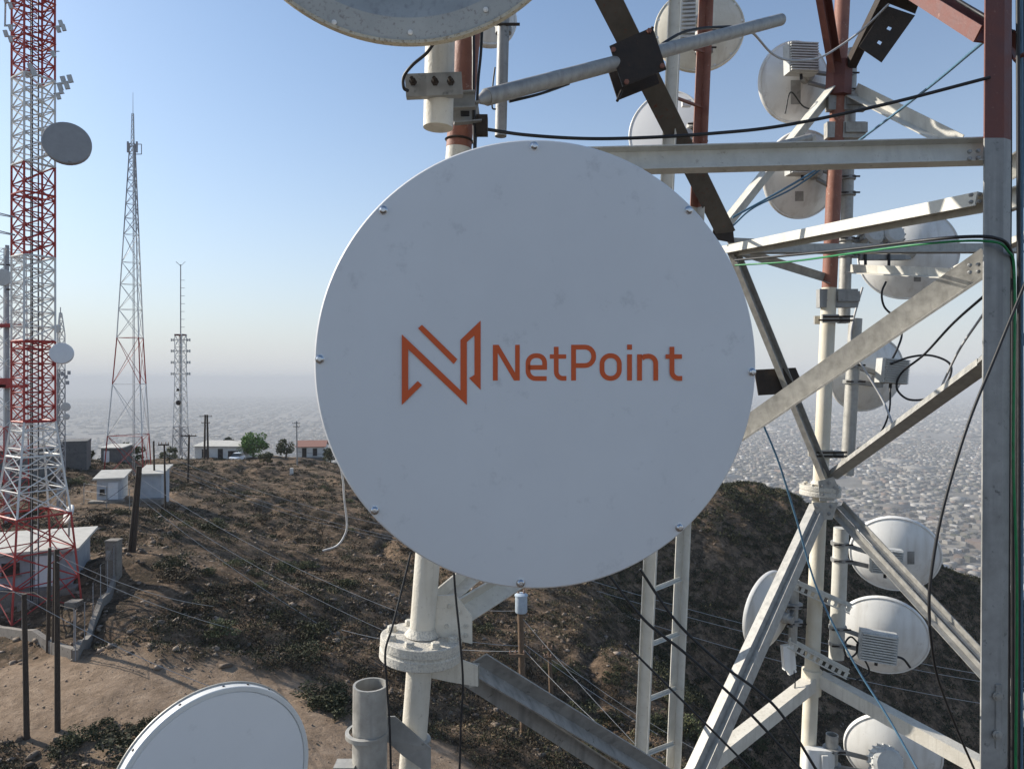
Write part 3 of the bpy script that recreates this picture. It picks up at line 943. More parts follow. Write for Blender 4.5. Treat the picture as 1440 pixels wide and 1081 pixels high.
# mounting pipes clamped to the legs
def pipe(p0, p1, r, mat='galvanized', open_end=False, label=None, name='mounting_pipe', n=24):
    mb = MB()
    if open_end:
        d_ = Vector(p1) - Vector(p0); L_ = d_.length
        mb.lathe(p0, d_, [(0, 0.0), (r, 0.0), (r, L_), (r * 0.86, L_), (r * 0.86, max(0.0, L_ - 0.6)), (0, max(0.0, L_ - 0.6))], n)
    else:
        mb.tube(p0, p1, r, n=n)
    return part(mb, name, mat, tower, 40, label)


def u_bolt(c, ax, r, w=0.012, back=Vector((0, 1, 0)), parent=None, mat='galvanized_dull'):
    """U bolt round a pipe with two threaded ends"""
    d_, u, v = basis(Vector(ax), Vector(back))
    pts_ = [c + v * r * 1.6 - u * r] + [c + (u * -math.cos(a) - v * math.sin(a)) * (r + w) for a in [math.pi * i / 8 for i in range(9)]] + [c + v * r * 1.6 + u * r]
    mb = MB(); mb.path(pts_, w, 6)
    return mb.build('u_bolt', mat, parent or tower, 50)


pipe(P(518, 1260, 4.15), P(521, 962, 4.15), 0.101, 'galvanized', True, 'open ended galvanized pipe stub beside the near leg')
mb = MB(); mb.lathe(P(516, 1030, 4.15), (0, 0, 1), [(0.103, -0.016), (0.125, -0.012), (0.125, 0.012), (0.103, 0.016)], 28); part(mb, 'clamp_ring', 'galvanized', tower, 40)
mb = MB(); mb.lathe(legA(1040), axA, [(rA + 0.002, -0.018), (rA + 0.026, -0.014), (rA + 0.026, 0.014), (rA + 0.002, 0.018)], 28); part(mb, 'clamp_ring', 'galvanized', tower, 40)
mb = MB(); mb.plate([P(540, 1006, 4.26), P(556, 1006, 4.26), P(606, 1050, 4.28), P(606, 1088, 4.28), P(566, 1060, 4.28), P(542, 1038, 4.26)], (0, -1, 0), 0.012); mb.plate([P(542, 1036, 4.27), P(600, 1052, 4.27), P(600, 1052, 4.5), P(542, 1036, 4.5)], (0, 0, 1), 0.01)
part(mb, 'clamp_bracket', 'galvanized_dull', tower)
mb = MB(); mb.box(P(486, 1078, 4.1), 0.06, 0.05, 0.022); part(mb, 'clamp_bracket', 'galvanized', tower)
# top stub in front of the near leg
pipe(P(616, 180, 4.02), P(624, -160, 4.02), 0.084, 'painted_white', False, 'short white pipe stub hanging under the top dish')
mb = MB()
cp0, cp1 = P(570, 120, 3.90), P(650, 117, 3.92)
mb.sweep(C_prof(0.125, 0.05, 0.009), cp0, cp1, Vector((0, 1, 0)))
cl = part(mb, 'pipe_clamp', 'galvanized_dull', tower)
for px in (581, 612, 634):
    mb = MB(); mb.lathe(P(px, 116, 3.89), (0, -1, 0), [(0.021, 0), (0.021, 0.016), (0.011, 0.018), (0.011, 0.06), (0, 0.061)], 6); mb.build('bolt', 'rust_dark', cl)
mb = MB(); mb.sweep(C_prof(0.10, 0.05, 0.009), P(606, 145, 4.18), P(668, 143, 4.2), Vector((0, -1, 0))); part(mb, 'pipe_clamp', 'galvanized_dull', tower)
mb = MB(); mb.sweep(C_prof(0.12, 0.05, 0.009), P(636, 163, 4.25), P(674, 160, 4.28), Vector((0, -1, 0))); cl = part(mb, 'pipe_clamp', 'galvanized_dull', tower)
mb = MB(); mb.box(P(654, 160, 4.21), 0.026, 0.012, 0.012); mb.build('slot', 'black_rubber', cl)
mb = MB(); mb.box(P(678, 177, 4.3), 0.034, 0.04, 0.055); part(mb, 'clamp_block', 'rust_dark', tower)
mb = MB(); mb.lathe(legA(198), axA, [(rA + 0.003, -0.008), (rA + 0.013, 0), (rA + 0.003, 0.008)], 28); part(mb, 'band_clamp', 'rust_dark', tower, 50)
# long grey pipe with a flattened end, crossing to the right
pA, pB = P(684, 137, 4.7), P(1098, 28, 6.9)
pipe(pA, pB, 0.056, 'galvanized', True, 'long grey pipe slanting across the dark brace')
mb = MB(); mb.tube(P(672, 142, 4.62), pA + (pB - pA) * 0.002, 0.018, 0.055, n=20); part(mb, 'flattened_pipe_end', 'galvanized', tower, 50)
mb = MB(); mb.lathe(P(893, 82, 5.72), pB - pA, [(0.059, -0.03), (0.066, -0.02), (0.066, 0.02), (0.059, 0.03)], 20); part(mb, 'band_clamp', 'galvanized_dull', tower, 50)
pipe(P(704, 192, 5.2), P(711, -90, 5.2), 0.043, 'galvanized_dull', False, 'thin grey pipe crossing the slanting pipe')
# square clamp plates where the slanting pipe crosses the dark brace
for off, mt_ in ((-0.12, 'rust_dark'), (0.14, 'rust_dark')):
    mb = MB()
    quad = [P(854, 76, 5.55), P(913, 50, 5.55), P(932, 108, 5.55), P(872, 132, 5.55)]
    mb.plate([p + Vector((0, off, 0)) for p in quad], (0, -1, 0), 0.014)
    cpl = part(mb, 'clamp_plate', mt_, tower)
    if off < 0:
        for px, py in ((859, 82), (908, 56), (926, 104), (877, 126)):
            p = P(px, py, 5.55) + Vector((0, off - 0.014, 0))
            mb = MB(); mb.lathe(p, (0, -1, 0), [(0.020, 0), (0.020, 0.016), (0, 0.017)], 6); mb.build('nut', 'faded_red', cpl)
        for a_, b__ in (((911, 54), (918, 38)), ((874, 128), (868, 142))):
            mb = MB(); mb.tube(P(a_[0], a_[1], 5.5), P(b__[0], b__[1], 5.45), 0.012, n=8); mb.build('threaded_rod', 'rust_dark', cpl)
# pipes standing off the far leg for the small dishes
pipe(P(1191, 668, 8.75), P(1203, 448, 8.75), 0.078, 'galvanized', False, 'grey pipe bracketed beside the far leg')
pipe(P(1176, 925, 8.75), P(1183, 742, 8.75), 0.088, 'painted_steel_white', False, 'white pipe behind the far leg with two dishes')
pipe(P(1187, 445, 8.95), P(1197, 70, 8.95), 0.072, 'galvanized', False, 'grey pipe rising behind the far leg')
pipe(P(1168, 1150, 8.5), P(1170, 1032, 8.5), 0.07, 'galvanized', True)


def leg_clamp(py, side=1, reach=0.24, mat='galvanized', w=0.05):
    """pair of jaws on the far leg joined by threaded rods to a second pair on the pipe"""
    c_ = legF(py)
    mb = MB()
    for dy in (-rF - 0.02, rF + 0.02):
        mb.box(c_ + Vector((-0.02, dy, 0)), 0.10, 0.018, w)
    o = part(mb, 'leg_clamp', mat, tower)
    for dz in (-w * 0.4, w * 0.4):
        mb = MB(); mb.tube(c_ + Vector((-0.17 if dz < 0 else -0.12, -rF - 0.05, dz)), c_ + Vector((reach, -rF - 0.05, dz * 1.2)), 0.012, n=8); mb.build('threaded_rod', 'rust_dark', o)
    mb = MB(); mb.box(c_ + Vector((reach * 0.72, -0.04, -0.01)), 0.05, 0.06, w * 0.8); mb.build('jaw', 'galvanized_dull', o)
    return o


for py in (449, 637):
    leg_clamp(py)
for py in (185, 420, 146):
    mb = MB(); mb.box(legF(py) + Vector((0.09, -0.02, 0)), 0.23, 0.05, 0.095 if py != 420 else 0.11); mb.box(legF(py) + Vector((0.20, -0.05, 0.02)), 0.13, 0.05, 0.06); part(mb, 'leg_clamp', 'galvanized_dull' if py != 185 else 'galvanized', tower)
mb = MB(); mb.sweep(L_prof(0.10, 0.01), P(1192, 378, 8.62), P(1330, 384, 7.3), Vector((0, -0.4, 1))); part(mb, 'brace', 'painted_steel_white', tower)
mb = MB(); mb.sweep(L_prof(0.10, 0.01), P(1330, 384, 7.3), P(1440, 330, 6.2), Vector((0, -0.4, 1))); part(mb, 'brace', 'painted_steel_white', tower)
mb = MB(); mb.sweep(L_prof(0.09, 0.01), P(1075, 218, 8.3), P(1150, 196, 8.35), Vector((0, -0.4, 1))); part(mb, 'brace', 'painted_steel_white', tower)
mb = MB(); mb.tube(P(1062, 214, 8.2), P(1140, 194, 8.2), 0.05, n=14); part(mb, 'stub_pipe', 'galvanized', tower, 40)


# perforated struts on the far leg, real holes: two rails joined by cross pieces
def strut(p0, p1, w=0.10, n=9):
    p0, p1 = Vector(p0), Vector(p1)
    d_, u, v = basis(p1 - p0, Vector((0, -1, 0)))
    up = u if u.z > 0 else -u
    mb = MB()
    for s_ in (-1, 1):
        mb.sweep(rect_prof(0.028, 0.014), p0 + up * s_ * w * 0.38, p1 + up * s_ * w * 0.38, up)
    L_ = (p1 - p0).length
    for i in range(n + 1):
        c_ = p0 + (p1 - p0) * (0.03 + 0.94 * i / n)
        mb.box(c_, L_ / n * 0.22, 0.005, w * 0.26, (d_, v, up))
    mb.sweep(rect_prof(0.012, 0.06), p0 + up * w * 0.5 - v * 0.03, p1 + up * w * 0.5 - v * 0.03, up)
    return part(mb, 'perforated_strut', 'painted_steel_white', tower)


strut(P(1108, 820, 8.44), P(1196, 858, 8.44))
strut(P(1108, 905, 8.44), P(1192, 950, 8.44))
pipe(P(1114, 920, 8.5), P(1118, 815, 8.5), 0.05, 'galvanized', False, 'short grey pipe carried by the perforated struts', n=18)


# bolts on the joint plates and beam ends
def bolt_row(pix, Y, r=0.014, n=(0, -1, 0), mat='galvanized_dull'):
    for px, py in pix:
        mb = MB(); mb.lathe(P(px, py, Y), n, [(r * 1.3, -0.01), (r * 1.3, 0.003), (r, 0.004), (r, r * 0.8), (0, r * 0.85)], 6); part(mb, 'bolt', mat, tower)


bolt_row([(632, 852), (645, 860), (655, 880), (655, 893), (628, 880)], YA - 0.002, 0.012, mat='flange_white')
bolt_row([(662, 940), (667, 955)], 4.428, 0.012)
bolt_row([(1157, 683), (1166, 679), (1174, 686), (1157, 695)], YF - 0.218, 0.018)
bolt_row([(1150, 712), (1169, 712), (1155, 722), (1166, 722)], YF - 0.218, 0.018)
bolt_row([(1031, 341), (1044, 343), (1050, 351)], 7.90, 0.018)
for px, py, Y in ((1372, 217, 4.44), (1374, 278, 4.52), (1372, 377, 4.5)):
    bolt_row([(px - 8, py - 4), (px + 4, py - 5), (px - 8, py + 6), (px + 4, py + 5)], Y, 0.010)

# ------------------------------------------------------------------ the big dish with the logo
nD = Vector((0.14, -0.99, 0.0)).normalized()
cD = P(766, 512, 2.86)
RD = 0.902
dish = thing('radome_dish', 'large round grey radome dish with an orange NetPoint logo on its face', 'dish', cD - Vector((0, 0, RD)))
mb = MB()
mb.lathe(cD, nD, [(RD - 0.002, -0.030), (RD, -0.026), (RD, -0.007), (RD - 0.006, 0.0), (RD * 0.93, 0.006), (RD * 0.7, 0.012), (RD * 0.4, 0.016), (0, 0.018)], 160)
part(mb, 'radome_cover', 'radome_grey', dish, 25)
mb = MB()
mb.lathe(cD, nD, [(RD - 0.01, -0.031), (RD - 0.003, -0.033), (RD - 0.003, -0.045), (RD - 0.03, -0.05), (RD - 0.045, -0.34), (RD * 0.85, -0.40), (RD * 0.55, -0.50), (RD * 0.2, -0.56), (0, -0.57)], 96)
part(mb, 'shroud', 'radome_rim', dish, 30)
mb = MB(); mb.tube(cD - nD * 0.56, cD - nD * 0.92, 0.16, n=24); part(mb, 'feed_hub', 'galvanized', dish, 40)
hubp = cD - nD * 0.80
for dz in (-0.28, 0.28):
    mb = MB(); tgt = legA(512 - dz / YA * 1000); mb.sweep(rect_prof(0.09, 0.05), hubp + Vector((0, 0, dz * 0.4)), tgt + Vector((0.05, -0.09, 0)), Vector((0, 0, 1))); part(mb, 'mount_arm', 'galvanized', dish)
    mb = MB(); mb.lathe(tgt, axA, [(rA + 0.004, -0.05), (rA + 0.03, -0.045), (rA + 0.03, 0.045), (rA + 0.004, 0.05)], 20); part(mb, 'clamp_ring', 'galvanized', dish, 40)
for px, py in ((751, 206), (539, 296), (450, 505), (527, 717), (732, 819), (955, 741), (1057, 523), (968, 296)):
    p = on_plane(px, py, cD + nD * 0.001, nD)
    mb = MB(); mb.lathe(p, nD, [(0.018, -0.004), (0.018, 0.004), (0.0155, 0.0045), (0.0145, 0.011), (0.009, 0.016), (0, 0.0175)], 16); part(mb, 'bolt', 'bolt_steel', dish, 30)


# the logo, flat print laid 2 mm proud of the cover
def logo_pt(zx, zy):
    return on_plane(540 + zx / 3.2, 420 + zy / 3.2, cD + nD * 0.0185, nD)


def arc(cx_, cy_, rx, ry, a0, a1, k=7):
    return [(cx_ + rx * math.cos(R(a0 + (a1 - a0) * i / k)), cy_ + ry * math.sin(R(a0 + (a1 - a0) * i / k))) for i in range(k + 1)]


def stroke(path, w=21.5, closed=False):
    p = [Vector((a, b_)) for a, b_ in path]
    m_ = len(p); L_, Rr = [], []
    for i in range(m_):
        a = p[(i - 1) % m_] if (closed or i > 0) else None
        c_ = p[(i + 1) % m_] if (closed or i < m_ - 1) else None
        d1 = (p[i] - a).normalized() if a is not None else None
        d2 = (c_ - p[i]).normalized() if c_ is not None else None
        if d1 is None: d1 = d2
        if d2 is None: d2 = d1
        n1 = Vector((-d1.y, d1.x)); n2 = Vector((-d2.y, d2.x))
        n_ = (n1 + n2).normalized(); k = (w / 2) / max(0.4, n_.dot(n1))
        L_.append(p[i] + n_ * k); Rr.append(p[i] - n_ * k)
    return L_, Rr


def letter(polys, strokes, name):
    mb = MB()
    for poly in polys:
        tr = tessellate_polygon([[Vector((a, b_, 0)) for a, b_ in poly]])
        mb.add([logo_pt(a, b_) for a, b_ in poly], [tuple(t) for t in tr])
    for path, closed in strokes:
        L_, Rr = stroke(path, closed=closed)
        k = len(L_)
        fs = [(i, (i + 1) % k, k + (i + 1) % k, k + i) for i in range(k if closed else k - 1)]
        mb.add([logo_pt(*q_) for q_ in L_ + Rr], fs)
    return part(mb, name, 'logo_orange', dish)


def rc(x0, x1, y0, y1): return [(x0, y0), (x1, y0), (x1, y1), (x0, y1)]


letter([[(80, 160), (344, 412), (344, 185), (435, 98), (435, 410), (383, 357), (407, 342), (407, 165), (373, 195), (373, 478), (109, 227), (109, 412), (152, 370), (171, 388), (80, 478)]], [], 'logo_mark')
letter([[(171, 117), (330, 272), (314, 294), (153, 133)]], [], 'logo_bar')
letter([[(490, 207), (516, 207), (590, 332), (590, 207), (611, 207), (611, 368), (585, 368), (512, 244), (512, 368), (490, 368)]], [], 'logo_letter')
eo = [(648, 309), (723, 309), (723, 288)] + arc(690, 288, 33, 32, 0, -90)[1:] + arc(683, 290, 35, 34, -90, -180) + arc(683, 325, 35, 34, 180, 90) + [(732, 359)]
letter([], [(eo, False)], 'logo_letter')
for x in (775, 1296):
    st = [(x, 216), (x, 325)] + arc(x + 30, 328, 30, 30, 180, 90)[1:] + [(x + 46, 358)]
    letter([rc(x - 29, x - 10.76, 250, 270), rc(x + 10.76, x + 45, 250, 270)], [(st, False)], 'logo_letter')
letter([rc(842, 864, 207, 368)], [([(864, 217.5), (905, 217.5)] + arc(905, 259, 39, 41.5, -90, 90, 10)[1:] + [(864, 300.5)], False)], 'logo_letter')
oo = arc(1022, 294, 37, 38, -90, 0) + arc(1022, 320, 37, 38, 0, 90) + arc(1018, 320, 37, 38, 90, 180) + arc(1018, 294, 37, 38, 180, 270)
letter([], [(oo, True)], 'logo_letter')
letter([rc(1094, 1116, 250, 368), rc(1094, 1116, 206, 229)], [], 'logo_letter')
letter([rc(1139, 1161, 250, 368)], [([(1161, 268), (1172, 260)] + arc(1190, 291, 33, 33, -90, 0) + [(1223, 368)], False)], 'logo_letter')


# ------------------------------------------------------------------ the other dishes
def make_dish(label, c, n, Rr, depth, mat='dish_white', rim=0.03, hub=True, radio=None, mount=None, holes=0, base_r=0.16, front='radome_grey', sticker=None, flat=False, rimmat=None, cr=0.105):
    """shallow bowl seen from any side: shell, rim, front cover, hub, radio unit, mount. n = the way it looks"""
    n = Vector(n).normalized()
    d_, u, v = basis(n, Vector((0, 0, 1)))       # v is up in the dish plane, u sideways
    t = thing('microwave_dish', label, 'dish', c - Vector((0, 0, Rr)))
    mb = MB()
    prof = [(Rr, 0.0)]
    for i in range(1, 15):
        r = Rr * (1 - i / 15.0 * (1 - base_r)); prof.append((r, -depth * (1 - (r / Rr) ** 2) - 0.005))
    prof += [(0, prof[-1][1] - 0.004)]
    mb.lathe(c, n, prof, 64)
    part(mb, 'reflector', mat, t, 50)
    mb = MB(); mb.lathe(c, n, [(Rr - 0.012, -0.016), (Rr + 0.004, -0.018), (Rr + 0.012, -0.008), (Rr + 0.012, rim), (Rr + 0.004, rim + 0.005), (Rr - 0.005, rim + 0.004), (Rr - 0.012, 0.004)], 64)
    rm_ = part(mb, 'rim', rimmat or mat, t, 40)
    mb = MB(); mb.lathe(c, n, [(Rr - 0.006, rim - 0.004), (Rr * 0.7, rim + 0.012), (0, rim + 0.02)], 48); part(mb, 'radome', front, t, 30)
    back = c - n * (depth + 0.004)
    if hub:
        mb = MB(); mb.lathe(back, n, [(base_r * Rr * 0.9, 0.004), (base_r * Rr * 0.9, -0.07), (base_r * Rr * 0.6, -0.08), (base_r * Rr * 0.6, -0.13), (0, -0.131)], 24); part(mb, 'hub', 'galvanized', t, 40)
    for k in range(holes):
        a = 2 * math.pi * (k + 0.3) / holes
        p = c + (u * math.cos(a) + v * math.sin(a)) * Rr * 0.95
        mb = MB(); mb.lathe(p - n * 0.012, -n, [(0.016, -0.01), (0.016, 0.012), (0, 0.014)], 8); part(mb, 'rim_bolt', 'dish_white', t)
    if mount is not None:
        mount = Vector(mount)
        for dz in (-0.10, 0.10):
            mb = MB(); mb.sweep(L_prof(0.055, 0.008), back - n * 0.09 + Vector((0, 0, dz * 0.7)), mount + Vector((0, 0, dz)), Vector((0, 0, 1))); part(mb, 'mount_arm', 'galvanized_dull', t)
            mb = MB(); mb.lathe(mount + Vector((0, 0, dz)), (0, 0, 1), [(cr * 0.5, -0.025), (cr, -0.022), (cr, 0.022), (cr * 0.5, 0.025)], 12); cl_ = part(mb, 'clamp_ring', 'galvanized_dull', t)
            mb = MB(); mb.tube(mount + Vector((-0.11, -0.09, dz)), mount + Vector((0.12, -0.09, dz)), 0.011, n=6); mb.build('threaded_rod', 'rust_dark', cl_)
    if radio:
        kind, ru, rv, w, h, dp = radio
        rc_ = Vector(ru)
        X = Vector((1, 0, 0)); Yv = Vector((0, 1, 0)); Z = Vector((0, 0, 1))
        if kind == 'box':
            X = (u if u.x > 0 else -u); X = (X + Vector((1, 0, 0)) * 0.6 + Vector((0, 0, rv))).normalized()
            Yv = X.cross(Vector((0, 0, 1))).normalized(); Yv = Yv if Yv.y > 0 else -Yv
            Z = X.cross(Yv); Z = Z if Z.z > 0 else -Z
            mb = MB(); mb.box(rc_, w / 2, dp / 2, h / 2, (X, Yv, Z))
            ro = part(mb, 'radio_unit', 'radio_grey', t)
            nf = 11
            for k in range(nf):
                mb = MB(); mb.box(rc_ - Yv * (dp / 2 + 0.018) + Z * (h * (-0.45 + 0.9 * k / (nf - 1))), w * 0.47, 0.018, h * 0.022, (X, Yv, Z)); mb.build('cooling_fin', 'radio_grey', ro)
            mb = MB(); mb.tube(rc_ - Z * h * 0.5, rc_ - Z * (h * 0.5 + 0.06), 0.018, n=10); mb.build('connector', 'black_rubber', ro)
            mb = MB(); mb.tube(rc_ + Yv * dp * 0.4, back - n * 0.1, 0.05, n=12); mb.build('waveguide_neck', 'galvanized', ro)
        elif kind == 'drum':
            ax_n = Vector(rv)
            mb = MB(); mb.lathe(rc_, ax_n, [(0, -dp / 2), (w / 2, -dp / 2), (w / 2 + 0.012, -dp / 2 + 0.02), (w / 2 + 0.012, dp / 2 - 0.03), (w / 2 - 0.02, dp / 2), (0, dp / 2 + 0.006)], 32)
            ro = part(mb, 'radio_unit', 'radio_grey', t, 35)
            _, uu, vv = basis(ax_n, Vector((0, 0, 1)))
            for k in range(18):
                a = 2 * math.pi * k / 18
                mb = MB(); rad = uu * math.cos(a) + vv * math.sin(a); mb.box(rc_ + rad * (w / 2 + 0.006) - ax_n.normalized() * dp * 0.1, 0.02, 0.007, dp * 0.38, (rad, ax_n.normalized().cross(rad), ax_n.normalized())); mb.build('cooling_fin', 'radio_grey', ro)
            mb = MB(); mb.tube(rc_ - ax_n.normalized() * dp * 0.4, back, 0.05, n=12); mb.build('waveguide_neck', 'galvanized', ro)
    if sticker:
        sp_, sw, sh = sticker
        # a small faded label following the shell
        mb = MB()
        o_ = P(*sp_) ; dirv = (o_ - Vector((0, 0, ZC))).normalized()
        g_ = []
        for a, b_ in ((-1, -1), (1, -1), (1, 1), (-1, 1)):
            g_.append((a * sw, b_ * sh))
        best = None
        # march along the sight line to the paraboloid
        def shell(px, py):
            dr = (P(px, py, 1.0) - Vector((0, 0, ZC)))
            tt = (c - Vector((0, 0, ZC))).dot(dr) / dr.length_squared - depth - Rr
            for _ in range(400):
                q_ = Vector((0, 0, ZC)) + dr * tt
                w_ = q_ - c; ax_h = w_.dot(n); rr_ = (w_ - n * ax_h).length
                if rr_ < Rr and ax_h > -depth * (1 - (rr_ / Rr) ** 2) - 0.012:
                    return q_
                tt += 0.004
            return None
        K = 4
        grid = [[shell(sp_[0] + sw * (2 * i / K - 1), sp_[1] + sh * (2 * j / K - 1)) for i in range(K + 1)] for j in range(K + 1)]
        if all(p is not None for row in grid for p in row):
            vs = [p for row in grid for p in row]
            fs = [(j * (K + 1) + i, j * (K + 1) + i + 1, (j + 1) * (K + 1) + i + 1, (j + 1) * (K + 1) + i) for j in range(K) for i in range(K)]
            mb.add(vs, fs); part(mb, 'label_sticker', 'galvanized_dull', t)
    return t


# dish cut by the top of the frame: open reflector with a flange ring and rusty cream edge
nT = Vector((0.06, -0.985, -0.13)).normalized()
cT = P(565, -238, 3.22)
RT = 0.905
top = thing('reflector_dish', 'weathered grey open reflector dish with a rusty cream edge above the logo dish', 'dish', cT - Vector((0, 0, RT)))
mb = MB()
prof = [(RT * 0.885, -0.002)]
for i in range(1, 15):
    r = RT * 0.885 * (1 - i / 15.0); prof.append((r, -0.002 - 0.34 * (1 - (r / (RT * 0.885)) ** 2)))
prof.append((0, -0.344))
back_ = [(r, h - 0.012) for r, h in reversed(prof)]
mb.lathe(cT, nT, prof + [(0, -0.356)][:0], 128)
part(mb, 'reflector', 'dish_old', top, 30)
mb = MB(); mb.lathe(cT, nT, [(RT, -0.001), (RT * 0.885, -0.001)], 128); part(mb, 'flange_ring', 'dish_band', top, 30)
mb = MB(); mb.lathe(cT, nT, [(RT - 0.004, 0.004), (RT + 0.010, 0.006), (RT + 0.014, -0.006), (RT + 0.014, -0.036), (RT + 0.004, -0.042), (RT - 0.002, -0.012)], 128); part(mb, 'rim', 'dish_rim_cream', top, 30)
mb = MB(); mb.lathe(cT, nT, [(RT * 0.999, -0.014), (RT * 0.885, -0.016), (RT * 0.6, -0.24), (RT * 0.3, -0.34), (0, -0.37)], 96); part(mb, 'back_shell', 'dish_old', top, 30)
for px, py in ((470, 32), (577, 46), (683, 14), (375, -30), (755, -44)):
    p = on_plane(px, py, cT + nT * 0.002, nT)
    mb = MB(); mb.lathe(p, nT, [(0.0125, 0.0), (0.0115, 0.005), (0.006, 0.008), (0, 0.0085)], 14); part(mb, 'bolt', 'dish_white', top, 30)  # white heads standing in for bright sky seen through the flange holes
mb = MB(); mb.tube(cT - nT * 0.34, P(620, -120, 3.98), 0.09, n=20); part(mb, 'mount_arm', 'galvanized', top, 40)
mb = MB(); mb.lathe(cT - nT * 0.33, nT, [(0.05, 0.0), (0.05, 0.36), (0.11, 0.40), (0.11, 0.44), (0, 0.45)], 24); part(mb, 'feed_horn', 'galvanized', top, 40)

# dish cut by the bottom left corner: shrouded, looking right
nB = Vector((0.678, -0.735, 0.008)).normalized()
cB = P(306, 1109, 3.3)
RB = 0.456
bl = thing('radome_dish', 'white rimmed dish with a plain blue grey cover over the dirt road', 'dish', cB - Vector((0, 0, RB)))
mb = MB(); mb.lathe(cB, nB, [(0, -0.15), (RB * 0.5, -0.14), (RB - 0.012, -0.062), (RB, -0.058), (RB, -0.004), (RB - 0.004, 0.0), (RB - 0.022, 0.0), (RB - 0.024, -0.006)], 96); part(mb, 'shroud', 'radome_rim', bl, 30)
mb = MB(); mb.lathe(cB, nB, [(RB - 0.025, -0.006), (RB - 0.03, -0.002), (RB * 0.6, 0.01), (0, 0.016)], 96); part(mb, 'radome_cover', 'radome_grey', bl, 30)
mb = MB(); mb.lathe(cB, nB, [(RB + 0.001, -0.064), (RB + 0.007, -0.062), (RB + 0.007, -0.054), (RB + 0.001, -0.052)], 96); part(mb, 'rim_band', 'galvanized', bl, 30)
_, u, v = basis(nB, Vector((0, 0, 1)))
for a in (70, 95, 110, 125, 150, 40, 15):
    p = cB + (u * math.cos(R(a)) + v * math.sin(R(a))) * RB - nB * 0.03
    mb = MB(); mb.lathe(p, p - cB, [(0.006, -0.002), (0.006, 0.003), (0, 0.004)], 8); part(mb, 'screw', 'rust_dark', bl)
mb = MB(); mb.tube(cB - nB * 0.13, cB - nB * 0.42, 0.07, n=20); part(mb, 'hub', 'galvanized', bl, 40)
tg = P(517, 1190, 4.15)
for dz in (-0.08, 0.08):
    mb = MB(); mb.sweep(rect_prof(0.05, 0.03), cB - nB * 0.38 + Vector((0, 0, dz)), tg + Vector((-0.05, -0.03, dz)), Vector((0, 0, 1))); part(mb, 'mount_arm', 'galvanized', bl)

# small dishes hung on the far leg and the ladder
make_dish('white dish with a ribbed grey radio box beside the red collar of the far leg', P(1117, 116, 9.2), (-0.22, 0.95, 0.16), 0.495, 0.22, mount=P(1190, 118, 8.95), radio=('box', P(1126, 84, 8.72), 0.05, 0.38, 0.36, 0.14), sticker=((1119, 130, 9), 7, 17), rim=0.03)
make_dish('white dish half hidden behind the long horizontal channel beam', P(1128, 246, 9.25), (-0.22, 0.93, 0.2), 0.55, 0.22, mount=P(1191, 262, 8.95), radio=('box', P(1128, 232, 8.85), 0.03, 0.40, 0.26, 0.13), sticker=((1124, 276, 9), 6, 7))
make_dish('wide white dish with two round grey radio drums, right of the far leg', P(1276, 357, 9.6), (0.42, 0.88, 0.10), 0.60, 0.25, mount=P(1190, 348, 8.95), sticker=((1290, 392, 9), 5, 4))
make_dish('white dish crossed by the heavy brace with a knobbly white radio unit', P(1219, 526, 9.35), (-0.10, 0.95, 0.24), 0.50, 0.22, mount=P(1198, 525, 8.75), radio=('box', P(1254, 522, 8.75), -0.15, 0.30, 0.30, 0.20))
make_dish('white dish with dark clamps and a slatted radio box, just below the far flange', P(1258, 779, 9.3), (0.36, 0.86, 0.30), 0.53, 0.22, mount=P(1181, 775, 8.75), radio=('box', P(1246, 788, 8.62), -0.1, 0.34, 0.30, 0.13), sticker=((1281, 784, 9), 5, 9))
make_dish('bright white dish with a finned grey radio box between the perforated struts', P(1240, 893, 9.05), (0.40, 0.86, 0.24), 0.53, 0.20, mount=P(1178, 893, 8.75), radio=('box', P(1234, 908, 8.42), -0.12, 0.40, 0.34, 0.15))
make_dish('white dish turned away to the left on the short strut pipe', P(1080, 858, 8.62), (-0.62, 0.77, 0.12), 0.475, 0.19, mount=P(1116, 862, 8.5), front='radome_rim')
make_dish('white dish with a round drum radio, lowest on the far leg', P(1255, 1056, 8.9), (0.36, 0.86, 0.30), 0.545, 0.20, mount=P(1170, 1064, 8.5), radio=('drum', P(1246, 1072, 8.3), (0.05, -0.93, 0.25), 0.34, 0.0, 0.16))
make_dish('round cream dish with a bolted edge behind the cable ladder', P(983, 42, 9.4), (0.16, 0.97, -0.10), 0.575, 0.16, mat='painted_cream', holes=14, mount=P(990, 60, 8.4), radio=('box', P(965, 30, 8.75), 0.0, 0.20, 0.55, 0.2))
make_dish('grey dish turned to the left below the slanting pipe', P(936, 184, 8.7), (-0.52, -0.85, 0.0), 0.46, 0.18, mat='dish_white', mount=P(978, 190, 8.3), front='radome_grey')
make_dish('small pale dish behind the thin grey pipe at the top', P(684, 24, 5.7), (-0.25, 0.95, -0.12), 0.24, 0.09, mount=P(708, 24, 5.25), mat='dish_white', cr=0.06)
